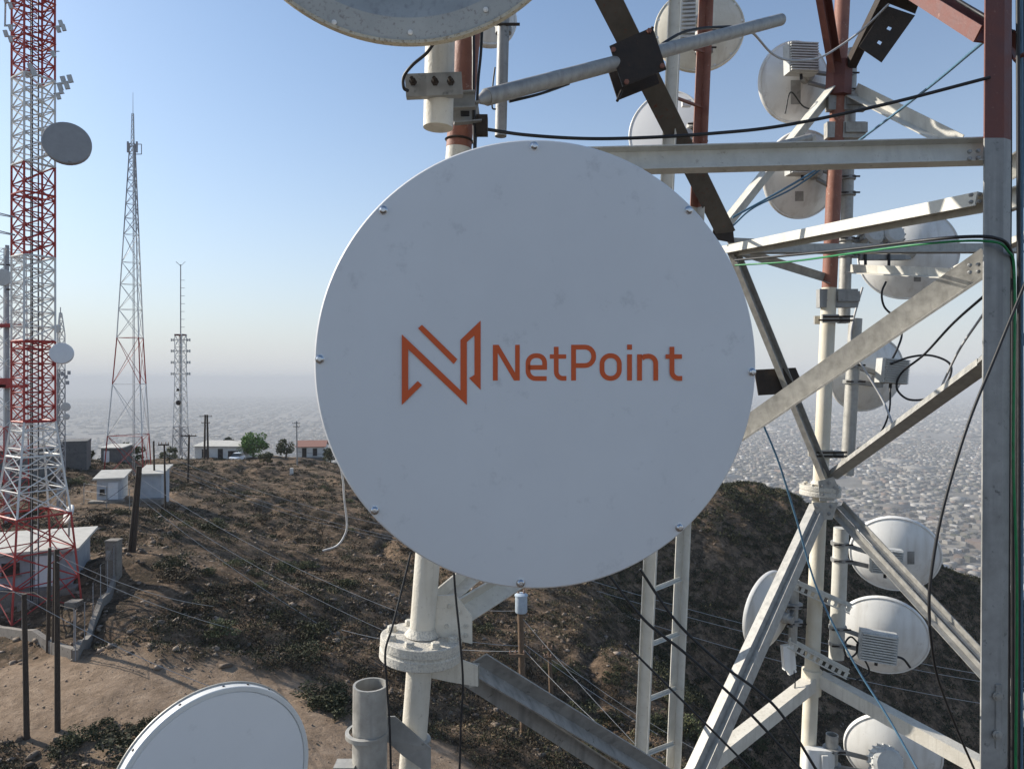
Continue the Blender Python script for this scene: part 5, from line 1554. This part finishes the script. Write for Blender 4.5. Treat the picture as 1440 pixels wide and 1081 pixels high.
# satellite dish on the white roof
rd = thing('satellite_dish', 'cream satellite dish on a short pole on the white roof', 'dish', P(97, 752, 38.2))
mb = MB(); mb.tube(P(97, 754, 38.2), P(97, 728, 38.2), 0.05, n=8); part(mb, 'pole', 'galvanized', rd)
mini_dish(rd, P(95, 722, 38.0), (-0.62, -0.70, 0.35), 0.48, 'reflector', 'dish_white', 0.16)
# concrete pillar, boxes
pl = thing('meter_pillar', 'square grey concrete pillar with a meter box near the leaning fence', 'pillar', G(160, 815))
mb = MB(); c_ = G(160, 815); mb.box(c_ + Vector((0, 0, 0.95)), 0.30, 0.28, 1.05); part(mb, 'pillar', 'concrete', pl)
mb = MB(); mb.box(c_ + Vector((-0.05, -0.31, 1.3)), 0.16, 0.025, 0.25); part(mb, 'meter_box', 'galvanized_dull', pl)
mb = MB(); mb.box(c_ + Vector((0, 0, 2.04)), 0.34, 0.32, 0.035); part(mb, 'cap', 'concrete', pl)
mk = thing('marker_post', 'short white concrete marker below the roof of the red tiled house', 'post', G(410, 668))
mb = MB(); mb.sweep(rect_prof(0.5, 0.45), G(410, 668) - Vector((0, 0, 0.3)), G(410, 668) + Vector((0, 0, 0.95)), Vector((0, 1, 0)), True, 0.85); part(mb, 'shaft', 'wall_white', mk)
mb = MB(); mb.box(G(410, 668) + Vector((0, 0, 1.0)), 0.24, 0.22, 0.06); part(mb, 'cap', 'wall_white', mk)

# parked car
cb = GY(333.5, 131)
car = thing('parked_car', 'white car parked beside the green tree and the long low house', 'car', cb)
def cp(x, y, z): return cb + Vector((x, y, z))
mb = MB()
secs = [(-2.0, 0.78, 0.35, 0.75), (-1.7, 0.86, 0.25, 0.95), (-0.6, 0.88, 0.22, 1.0), (1.2, 0.88, 0.22, 1.0), (1.9, 0.84, 0.28, 0.95), (2.05, 0.76, 0.4, 0.8)]
for y, hw, z0, z1 in secs:
    k = len(mb.v); mb.v += [cp(-hw, y, z0), cp(hw, y, z0), cp(hw, y, (z0 + z1) / 2), cp(hw * 0.93, y, z1), cp(-hw * 0.93, y, z1), cp(-hw, y, (z0 + z1) / 2)]
    if k: mb.f += [(k - 6 + i, k - 6 + (i + 1) % 6, k + (i + 1) % 6, k + i) for i in range(6)]
mb.f += [(0, 1, 2, 3, 4, 5), tuple(range(len(mb.v) - 1, len(mb.v) - 7, -1))]
cbod = part(mb, 'body', 'car_paint', car, 40)
mb = MB()
for y, hw, z1 in ((-1.0, 0.80, 0.98), (-0.35, 0.66, 1.5), (1.1, 0.66, 1.52), (1.85, 0.78, 0.98)):
    k = len(mb.v); mb.v += [cp(-hw, y, z1), cp(hw, y, z1)]
    if k: mb.f.append((k - 2, k - 1, k + 1, k))
mb.f += [(0, 2, 4, 6), (1, 7, 5, 3)]
part(mb, 'cabin', 'car_glass', car)
mb = MB(); mb.plate([cp(-0.63, -0.3, 1.515), cp(0.63, -0.3, 1.515), cp(0.63, 1.08, 1.535), cp(-0.63, 1.08, 1.535)], (0, 0, 1), 0.03); part(mb, 'roof', 'car_paint', car)
for sx in (-1, 1):
    for y in (-1.25, 1.3):
        mb = MB(); mb.tube(cp(sx * 0.68, y, 0.31), cp(sx * 0.90, y, 0.31), 0.31, n=16); wh = part(mb, 'wheel', 'black_rubber', car)
        mb = MB(); mb.tube(cp(sx * 0.9, y, 0.31), cp(sx * 0.91, y, 0.31), 0.18, n=12); mb.build('rim', 'galvanized', wh)
    mb = MB(); mb.box(cp(sx * 0.62, -1.98, 0.66), 0.13, 0.03, 0.08); part(mb, 'headlight', 'bolt_steel', car)
mb = MB(); mb.box(cp(0, -2.0, 0.5), 0.4, 0.02, 0.07); part(mb, 'grille', 'black_rubber', car)


# ------------------------------------------------------------------ utility poles and wires
def util_pole(label, base, top, r, mat='wood_pole', arms=(), group=None, twin=0.0):
    base = Vector(base); top = Vector(top)
    t = thing('utility_pole', label, 'pole', base, group)
    for s_ in ((-1, 1) if twin else (0,)):
        off = Vector((s_ * twin / 2, 0, 0))
        mb = MB(); mb.tube(base + off - Vector((0, 0, 0.5)), top + off * (0.5 if twin else 1), r, r * 0.78, n=12); part(mb, 'shaft', mat, t, 40)
    for dz, w in arms:
        p = top - Vector((0, 0, dz))
        mb = MB(); mb.box(p + Vector((0, -r - 0.03, 0)), w / 2, 0.05, 0.06); a_ = part(mb, 'crossarm', mat, t)
        for sx in (-0.46, -0.2, 0.2, 0.46):
            mb = MB(); mb.lathe(p + Vector((sx * w, -r - 0.03, 0.06)), (0, 0, 1), [(0.02, 0), (0.02, 0.05), (0.05, 0.06), (0.05, 0.1), (0.03, 0.12), (0.045, 0.14), (0, 0.18)], 8); mb.build('insulator', 'insulator', a_)
    return t


pb = G(38, 1043); util_pole('dark wooden pole alone in front, on the road edge beside the banded tower', pb, P(34, 835, pb.y + 0.2), 0.10, arms=())
pb = G(81, 1030); util_pole('dark wooden pole with a fork of wires in front of the concrete kerb', pb, P(80, 772, pb.y + 0.2), 0.10)
pb = G(67, 918); util_pole('dark wooden pole standing behind the forked one by the kerb', pb, P(70, 770, pb.y), 0.085)
pb = G(74, 922); util_pole('thin dark post close behind the other two poles by the kerb', pb, P(76, 790, pb.y), 0.05)
pb = G(184, 776); util_pole('thick dark leaning pole with a hoop of wire in front of the bluish shed', pb, P(196, 655, pb.y), 0.13, twin=0.22)
pb = G(218, 703); util_pole('slim dark pole against the wall of the bluish shed', pb, P(216, 620, pb.y), 0.10)
pb = G(233, 727); util_pole('slim dark pole right of the bluish shed', pb, P(231, 625, pb.y), 0.085, arms=((0.0, 0.9),))
pb = G(264, 678); util_pole('T shaped dark pole with one crossarm on the slope', pb, P(266, 611, pb.y), 0.14, arms=((0.15, 1.9),))
pb = GY(290, 132); util_pole('twin legged dark pole with two crossarms by the long low house', pb, P(290, 583, 132), 0.20, arms=((0.3, 2.3), (1.5, 1.6)), twin=0.75)
pb = GY(418, 128); util_pole('slim grey pole with short crossarms beside the red tiled house', pb, P(417, 592, 128), 0.14, 'galvanized_dull', arms=((0.4, 1.4), (1.0, 1.2)))
pT = GY(737, 31); pTt = P(731, 835, 31)
tp = util_pole('brown wooden pole with a grey transformer can below the logo dish', pT, pTt, 0.16, 'wood_brown', arms=((2.6, 0.9),))
tr = thing('transformer', 'pale blue grey transformer can hung on the brown wooden pole', 'transformer', P(734, 862, 30.6))
mb = MB(); c_ = P(733, 845, 30.55); mb.lathe(c_, (0, 0, 1), [(0, -0.48), (0.24, -0.48), (0.26, -0.44), (0.26, 0.22), (0.285, 0.23), (0.285, 0.28), (0.2, 0.34), (0, 0.37)], 28); part(mb, 'tank', 'transformer_blue', tr, 35)
for dx in (-0.12, 0.12):
    mb = MB(); mb.lathe(c_ + Vector((dx, 0, 0.33)), (0, 0, 1), [(0.04, 0), (0.06, 0.04), (0.035, 0.07), (0.055, 0.11), (0.03, 0.15), (0, 0.2)], 10); part(mb, 'bushing', 'insulator', tr)
mb = MB(); mb.box(c_ + Vector((0, 0.3, 0)), 0.12, 0.08, 0.1); part(mb, 'bracket', 'galvanized_dull', tr)
pb2 = GY(776, 37); util_pole('shorter brown pole with dark fittings right of the transformer pole', pb2, P(772, 902, 37), 0.12, 'wood_brown', arms=((0.35, 0.7), (0.8, 0.5)))


def wire(a, b_, sag, label, r=0.011, mat='wire_alu', group=None):
    mb = MB(); mb.path(sagged(P(*a), P(*b_), sag, 18), r, 5)
    o = mb.build('power_line', mat); return tag(o, label, 'wire', group)


G1 = 'power lines strung over the hillside'
for k, (a, b_, sg) in enumerate((((232, 640, 55), (560, 742, 52), 0.5), ((232, 652, 55), (560, 756, 52), 0.5), ((232, 658, 55), (560, 760, 52), 0.55), ((196, 672, 42), (560, 860, 36), 0.5), ((197, 692, 42), (560, 895, 36), 0.5), ((197, 700, 42), (540, 930, 36), 0.45))):
    wire(a, b_, sg, 'pale power line sloping right across the hillside to behind the logo dish', group=G1)
wire((-40, 795, 25), (305, 968, 26), 0.3, 'pale stay wire sloping from the dark poles towards the corner dish', 0.011)
wire((80, 780, 25.5), (300, 852, 33), 0.3, 'pale wire sagging over the slope behind the kerb', 0.011)
wire((80, 790, 25.5), (420, 900, 38), 0.5, 'pale wire running from the forked pole across the rubble', 0.012)
for k, (a, b_, sg) in enumerate((((780, 800, 60), (1470, 962, 60), 0.9), ((780, 812, 60), (1470, 972, 60), 0.9), ((770, 828, 60), (1470, 1002, 60), 1.2))):
    wire(a, b_, sg, 'pale power line crossing the shaded slope behind the ladder rails', 0.022, group='power lines over the shaded slope')
for k, (a, b_, sg) in enumerate((((734, 868, 31), (905, 1058, 27), 0.1), ((737, 905, 31), (925, 1032, 30), 0.1), ((736, 912, 31), (912, 1078, 26), 0.2), ((772, 915, 37), (1010, 1070, 33), 0.3), ((772, 925, 37), (900, 980, 45), 0.3))):
    wire(a, b_, sg, 'pale service wire running down to the right from the transformer pole', 0.011, group='service wires by the transformer pole')
for k, (a, b_, sg) in enumerate((((560, 882, 30), (735, 908, 31), 0.15), ((480, 885, 33), (735, 915, 31), 0.3), ((660, 856, 31), (733, 858, 31), 0.05))):
    wire(a, b_, sg, 'pale service wire reaching the transformer pole from the left', 0.011, group='service wires left of the transformer pole')
wire((300, 612, 120), (470, 640, 120), 0.5, 'thin wire between the poles on the skyline', 0.02, 'black_rubber')
wire((200, 665, 42), (-40, 800, 34), 0.5, 'thin dark wire from the leaning pole down to the white roofed house', 0.012, 'black_rubber')


# ------------------------------------------------------------------ kerb wall and chain link fence
def wall_run(a, b_, h, w, label, name='kerb_wall', steps=10):
    t = thing(name, label, 'wall', Vector(a))
    pts_ = [Vector(a).lerp(Vector(b_), i / steps) for i in range(steps + 1)]
    for p in pts_: p.z = H(p.x, p.y)
    mb = MB()
    for i, p in enumerate(pts_):
        d_ = Vector(b_) - Vector(a); d_.z = 0; d_.normalize(); n_ = Vector((-d_.y, d_.x, 0)) * w / 2
        k = len(mb.v); mb.v += [p - n_ - Vector((0, 0, 0.4)), p + n_ - Vector((0, 0, 0.4)), p + n_ + Vector((0, 0, h)), p - n_ + Vector((0, 0, h))]
        if k: mb.f += [(k - 4 + j, k - 4 + (j + 1) % 4, k + (j + 1) % 4, k + j) for j in range(4)]
    mb.f += [(0, 1, 2, 3), tuple(range(len(mb.v) - 1, len(mb.v) - 5, -1))]
    part(mb, 'footing', 'concrete', t)
    return t, pts_


k1, kp1 = wall_run(G(106, 930), G(160, 822), 0.45, 0.22, 'low concrete kerb carrying a chain link fence up the slope')
k2, kp2 = wall_run(G(-60, 876), G(104, 926), 0.42, 0.22, 'low concrete kerb along the edge of the dirt road')
for t_, kp in ((k1, kp1), (k2, kp2)):
    for i in range(0, 11, 2):
        mb = MB(); mb.tube(kp[i], kp[i] + Vector((0, 0, 2.1)), 0.022, n=6); part(mb, 'fence_post', 'tower_grey', t_)
    if t_ is k1:
        mb = MB()
        a, b_ = kp[0], kp[-1]; L_ = (b_ - a).length; nn = int(L_ / 0.22)
        for i in range(-10, nn):
            for s_ in (0, 1):
                u0, u1 = (i / nn, (i + 10) / nn) if s_ == 0 else ((i + 10) / nn, i / nn)
                z0, z1 = 0.45, 2.05
                if u0 < 0: z0 += (z1 - z0) * (-u0) / (u1 - u0); u0 = 0
                if u1 < 0: z1 = z0 + (z1 - z0) * u0 / (u0 - u1); u1 = 0
                if u0 > 1: z0 += (z1 - z0) * (u0 - 1) / (u0 - u1); u0 = 1
                if u1 > 1: z1 = z0 + (z1 - z0) * (1 - u0) / (u1 - u0); u1 = 1
                mb.tube(a.lerp(b_, u0) + Vector((0, 0, z0)), a.lerp(b_, u1) + Vector((0, 0, z1)), 0.0035, n=3, cap=False)
        o = part(mb, 'chain_link', 'rust_dark', t_); o['kind'] = 'stuff'
    mb = MB(); mb.path([p + Vector((0, 0, 2.08)) for p in kp], 0.011, 5); part(mb, 'top_rail', 'rust_dark', t_)
# mesh fence posts round the first shed
fs_ = thing('wire_fence', 'thin wire fence round the low white shed', 'fence', GY(118, 63))
fp = [GY(118, 64), GY(150, 61.5), GY(182, 61), GY(196, 64)]
for p in fp:
    mb = MB(); mb.tube(p - Vector((0, 0, 0.3)), p + Vector((0, 0, 1.9)), 0.035, n=6); part(mb, 'post', 'galvanized_dull', fs_)
for z in (0.5, 1.2, 1.85):
    mb = MB(); mb.path([p + Vector((0, 0, z)) for p in fp], 0.012, 4); part(mb, 'wire', 'galvanized_dull', fs_)


# ------------------------------------------------------------------ plants
def leaf_cloud(n_, c, rad, size, seed, clump=0, flat=0.0):
    """n_ small quads in an uneven ellipsoid: verts, faces"""
    r = np.random.default_rng(seed)
    c = np.array(c, float); rad = np.array(rad, float)
    if clump:
        cc = r.normal(size=(clump, 3)); cc /= np.linalg.norm(cc, axis=1)[:, None]
        cc *= (0.45 + 0.45 * r.uniform(size=(clump, 1)))
        cr = r.uniform(0.22, 0.42, clump)
        k = r.integers(0, clump, n_)
        dv = r.normal(size=(n_, 3)); dv /= np.linalg.norm(dv, axis=1)[:, None]
        p = cc[k] + dv * (cr[k] * r.uniform(0.4, 1.0, n_) ** 0.5)[:, None]
    else:
        dv = r.normal(size=(n_, 3)); dv /= np.linalg.norm(dv, axis=1)[:, None]
        p = dv * (r.uniform(0.15, 1.0, n_) ** 0.6)[:, None]
    p = p * rad
    if flat: p[:, 2] = np.abs(p[:, 2]) * 1.0 - flat
    p = p + c
    a = r.normal(size=(n_, 3)); a /= np.linalg.norm(a, axis=1)[:, None]
    b_ = np.cross(a, r.normal(size=(n_, 3))); b_ /= np.linalg.norm(b_, axis=1)[:, None] + 1e-9
    s = size * r.uniform(0.5, 1.3, n_)[:, None]
    v = np.stack([p - a * s, p + b_ * s * 0.45, p + a * s, p - b_ * s * 0.45], 1).reshape(-1, 3)
    f = np.arange(n_ * 4).reshape(-1, 4)
    return v, f


def tree(label, base, h, rad, mat, seed, trunk_h, leaf=0.22, n_=2600, clump=26, name='tree'):
    base = Vector(base)
    r = random.Random(seed)
    t = thing(name, label, 'tree', base)
    mb = MB()
    top_ = base + Vector((r.uniform(-.2, .2), r.uniform(-.2, .2), trunk_h))
    tr_ = 0.05 * h
    mb.tube(base - Vector((0, 0, 0.3)), top_, tr_, tr_ * 0.7, n=8)
    cc = base + Vector((0, 0, h - rad[2]))
    for k in range(6):
        a = 2 * math.pi * k / 6 + r.uniform(-.3, .3)
        e = cc + Vector((math.cos(a) * rad[0] * 0.6, math.sin(a) * rad[1] * 0.6, r.uniform(-0.2, 0.5) * rad[2]))
        mb.tube(top_ - Vector((0, 0, 0.1)), e, tr_ * 0.45, tr_ * 0.12, n=6)
    part(mb, 'trunk', 'bark', t, 40)
    v, f = leaf_cloud(n_, (cc.x - base.x, cc.y - base.y, cc.z - base.z), rad, leaf, seed, clump)
    o = np_mesh('crown', v, f, mat); o.parent = t
    return t


tree('round bright green tree beside the parked white car', GY(357, 141), 4.9, (3.1, 2.6, 2.4), 'leaf_bright', 3, 1.0, 0.24, 3600, 30)
tree('dark conical tree rising behind the roof of the long low house', GY(320, 152), 7.0, (1.9, 1.9, 2.6), 'leaf_dark', 4, 1.8, 0.24, 2600, 20)
tree('olive grey tree left of the red tiled house', GY(402, 140), 4.4, (2.0, 1.8, 1.9), 'leaf_olive', 5, 1.0, 0.2, 1800, 18)
tree('small olive tree on the slope in front of the round green tree', GY(375, 124), 2.6, (1.5, 1.4, 1.0), 'leaf_olive', 6, 0.9, 0.16, 1300, 14)
tree('dark bushy tree beside the dark grey block building', GY(108, 84), 3.4, (1.9, 1.8, 1.7), 'leaf_dark', 8, 0.7, 0.2, 2200, 18)
tree('low green tree at the edge of the logo dish right of the red tiled house', GY(465, 145), 3.0, (2.8, 2.0, 1.4), 'leaf_olive', 9, 0.7, 0.2, 1600, 16)
tree('dark low tree behind the small grey hut', GY(178, 100), 3.0, (2.4, 1.8, 1.4), 'leaf_dark', 10, 0.6, 0.2, 1600, 16)
tree('small pale green tree between the tapering tower and the slim tower', GY(238, 128), 3.4, (1.6, 1.4, 1.5), 'leaf_olive', 12, 0.8, 0.18, 1200, 12)

# shrubs: each larger one an object; the low scrub, straw and rubble between them as ground cover
def shrub_mesh(seed, mat, n_):
    v, f = leaf_cloud(n_, (0, 0, 0.12), (0.75, 0.75, 0.62), 0.055, seed, 14, 0.06)
    # twigs from the root
    r = np.random.default_rng(seed + 100)
    o = np_mesh('shrub', v, f, mat)
    return o


rp = np.random.default_rng(5)


def scatter(n_, ymin=17, ymax=135, power=1.6):
    y = ymin * (ymax / ymin) ** (rp.uniform(size=n_) ** (1 / power))
    x = (rp.uniform(-0.86, 0.62, n_)) * y
    return x, y


avoid = [(-24.0, 36.5, 7.5), (-36.5, 66, 6), (-24.4, 37, 4), (-45, 82, 4), (-45, 136, 5)]
def clear(x, y):
    ok = road_mask(x, y) < 0.25
    for ax__, ay__, r_ in avoid: ok &= np.hypot(x - ax__, y - ay__) > r_
    ok &= ~((np.abs(x + 57) < 10) & (np.abs(y - 141) < 5))
    return ok


def dens(x, y):
    return vnoise(x / 7, y / 7, 61) * 0.6 + vnoise(x / 2.6, y / 2.6, 62) * 0.5


SH = [('scrub_green', 'low dark green shrub on the dry hillside', 'dark green shrubs on the hillside'), ('scrub_brown', 'low dead brown shrub on the dry hillside', 'brown shrubs on the hillside'), ('leaf_olive', 'low olive shrub with lighter leaves on the dry hillside', 'olive shrubs on the hillside')]
sx_, sy_ = scatter(2600)
ok = clear(sx_, sy_) & (dens(sx_, sy_) > 0.0)
sx_, sy_ = sx_[ok], sy_[ok]
vis_ = (np.abs(CX + sx_ / sy_ * F_PX - 720) < 760)
sx_, sy_ = sx_[vis_], sy_[vis_]
EXTRA = [(140, 1030), (110, 1045), (175, 1035), (215, 1020), (90, 1060), (195, 1055), (470, 985), (455, 995), (485, 1000), (445, 985), (440, 895), (820, 1000), (860, 960), (905, 900), (935, 870), (890, 860), (960, 930), (985, 960), (930, 1030), (860, 1020), (1010, 1010), (240, 800), (255, 815), (300, 745), (340, 740), (310, 890), (385, 870), (950, 800), (900, 820)]
ex = [G(*e) for e in EXTRA]
sx_ = np.concatenate([[e.x for e in ex], sx_])[:285]; sy_ = np.concatenate([[e.y for e in ex], sy_])[:285]
szz = Hn(sx_, sy_)
kinds = [0 if (i < len(ex) and i % 3 != 1) else int(rp.integers(0, 3)) for i in range(len(sx_))]
prot = {}
for i in range(len(sx_)):
    kd = kinds[i]; var = int(rp.integers(0, 3))
    key = (kd, var)
    if key not in prot:
        o = shrub_mesh(40 + kd * 5 + var, SH[kd][0], 1000); prot[key] = o
    else:
        o = prot[key].copy(); col.objects.link(o)
    s_ = rp.uniform(0.55, 1.25) * (1.15 if i < len(ex) else 1.0)
    o.location = (sx_[i], sy_[i], szz[i] - 0.04)
    o.scale = (s_ * rp.uniform(0.9, 1.5), s_ * rp.uniform(0.9, 1.4), s_ * rp.uniform(0.7, 1.1))
    o.rotation_euler = (0, 0, rp.uniform(0, 6.28))
    tag(o, SH[kd][1], 'shrub', SH[kd][2])


def cover(name, label, cat, mat, n_, per, smin, smax, thr, seed, leaf, ymin=17, ymax=140, flat=0.55, road=False):
    r = np.random.default_rng(seed)
    x, y = scatter(n_, ymin, ymax, 1.25)
    ok = clear(x, y) if not road else np.ones(len(x), bool)
    ok &= (dens(x + seed * 13, y) > thr)
    x, y = x[ok], y[ok]; z = Hn(x, y); n = len(x)
    s = r.uniform(smin, smax, n)
    dv = r.normal(size=(n, per, 3)); dv /= np.linalg.norm(dv, axis=2)[..., None]
    dv *= (r.uniform(0.2, 1, (n, per)) ** 0.5)[..., None]
    dv[..., 2] = np.abs(dv[..., 2]) * flat
    p = dv * s[:, None, None] + np.stack([x, y, z], 1)[:, None, :]
    p = p.reshape(-1, 3); k = len(p)
    a = r.normal(size=(k, 3)); a[:, 2] = np.abs(a[:, 2]) + 0.2; a /= np.linalg.norm(a, axis=1)[:, None]
    b_ = np.cross(a, r.normal(size=(k, 3))); b_ /= np.linalg.norm(b_, axis=1)[:, None] + 1e-9
    ls = leaf * r.uniform(0.6, 1.4, k)[:, None] * (0.7 + p[:, 1:2] / 90)
    v = np.stack([p - a * ls, p + b_ * ls * 0.4, p + a * ls, p - b_ * ls * 0.4], 1).reshape(-1, 3)
    o = np_mesh(name, v, np.arange(k * 4).reshape(-1, 4), mat)
    return tag(o, label, cat, kind='stuff')


cover('low_scrub', 'low dark scrub covering the dry hillside', 'scrub', 'scrub_brown', 9000, 50, 0.25, 0.75, -0.16, 1, 0.05)
cover('green_scrub', 'dull green scrub scattered over the dry hillside', 'scrub', 'scrub_green', 6500, 50, 0.25, 0.8, -0.02, 2, 0.05)
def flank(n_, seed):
    # dense dark brush, added to deepen the shade on the flank
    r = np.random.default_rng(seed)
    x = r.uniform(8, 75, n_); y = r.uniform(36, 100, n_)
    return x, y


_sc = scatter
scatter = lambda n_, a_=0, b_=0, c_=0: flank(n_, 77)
cover('flank_shade_brush', 'dense dark brush added to deepen the shaded flank right of the crest', 'scrub', 'scrub_green', 9000, 34, 0.4, 1.0, -0.45, 4, 0.075)
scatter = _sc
cover('dry_grass', 'straw coloured dry grass between the shrubs', 'grass', 'straw', 16000, 10, 0.15, 0.45, -0.2, 3, 0.055, flat=0.4)

# rubble: small uneven stones
def rubble(n_, seed, smin, smax, thr, road=0.9, name='rubble', label='pale stones scattered over the hillside'):
    r = np.random.default_rng(seed)
    x, y = scatter(n_, 17, 120, 1.25)
    ok = (dens(x + 50, y + 9) > thr) & (road_mask(x, y) < road)
    x, y = x[ok], y[ok]; n = len(x); z = Hn(x, y)
    t_ = (1 + 5 ** 0.5) / 2
    iv = np.array([[-1, t_, 0], [1, t_, 0], [-1, -t_, 0], [1, -t_, 0], [0, -1, t_], [0, 1, t_], [0, -1, -t_], [0, 1, -t_], [t_, 0, -1], [t_, 0, 1], [-t_, 0, -1], [-t_, 0, 1]]) / 1.9
    fc = np.array([[0, 11, 5], [0, 5, 1], [0, 1, 7], [0, 7, 10], [0, 10, 11], [1, 5, 9], [5, 11, 4], [11, 10, 2], [10, 7, 6], [7, 1, 8], [3, 9, 4], [3, 4, 2], [3, 2, 6], [3, 6, 8], [3, 8, 9], [4, 9, 5], [2, 4, 11], [6, 2, 10], [8, 6, 7], [9, 8, 1]])
    s = r.uniform(0, 1, n) ** 3 * (smax - smin) + smin
    v = iv[None] * (1 + r.uniform(-0.5, 0.5, (n, 12, 1))) * s[:, None, None] * r.uniform(0.6, 1.3, (n, 1, 3)) * np.array([1, 1, 0.65])
    v = v + np.stack([x, y, z + s * 0.1], 1)[:, None, :]
    f = (np.arange(n)[:, None, None] * 12 + fc[None]).reshape(-1, 3)
    o = np_mesh(name, v.reshape(-1, 3), f, 'rubble')
    return tag(o, label, 'rubble', kind='stuff')


rubble(20000, 9, 0.03, 0.20, -0.25)
rubble(26000, 12, 0.012, 0.055, -0.6, 2.0, 'gravel', 'fine loose gravel over the dirt road and the slopes')
# ------------------------------------------------------------------ haze
m = bpy.data.materials.new('haze_air'); m.use_nodes = True
nt = m.node_tree
nt.nodes.remove(nt.nodes['Principled BSDF'])
pvn = nd(nt, 'ShaderNodeVolumePrincipled')
pvn.inputs['Color'].default_value = (0.63, 0.655, 0.69, 1)
pvn.inputs['Density'].default_value = 0.00021
nt.links.new(pvn.outputs[0], nt.nodes['Material Output'].inputs['Volume'])
M['haze_air'] = m
mb = MB()
mb.box((0, 0, (PLAIN - 6 + ZC + 30) / 2), EXT + 500, EXT + 500, (ZC + 30 - PLAIN + 6) / 2)
hz = mb.build('haze', 'haze_air', origin=(0, 0, 0))
tag(hz, kind='stuff')
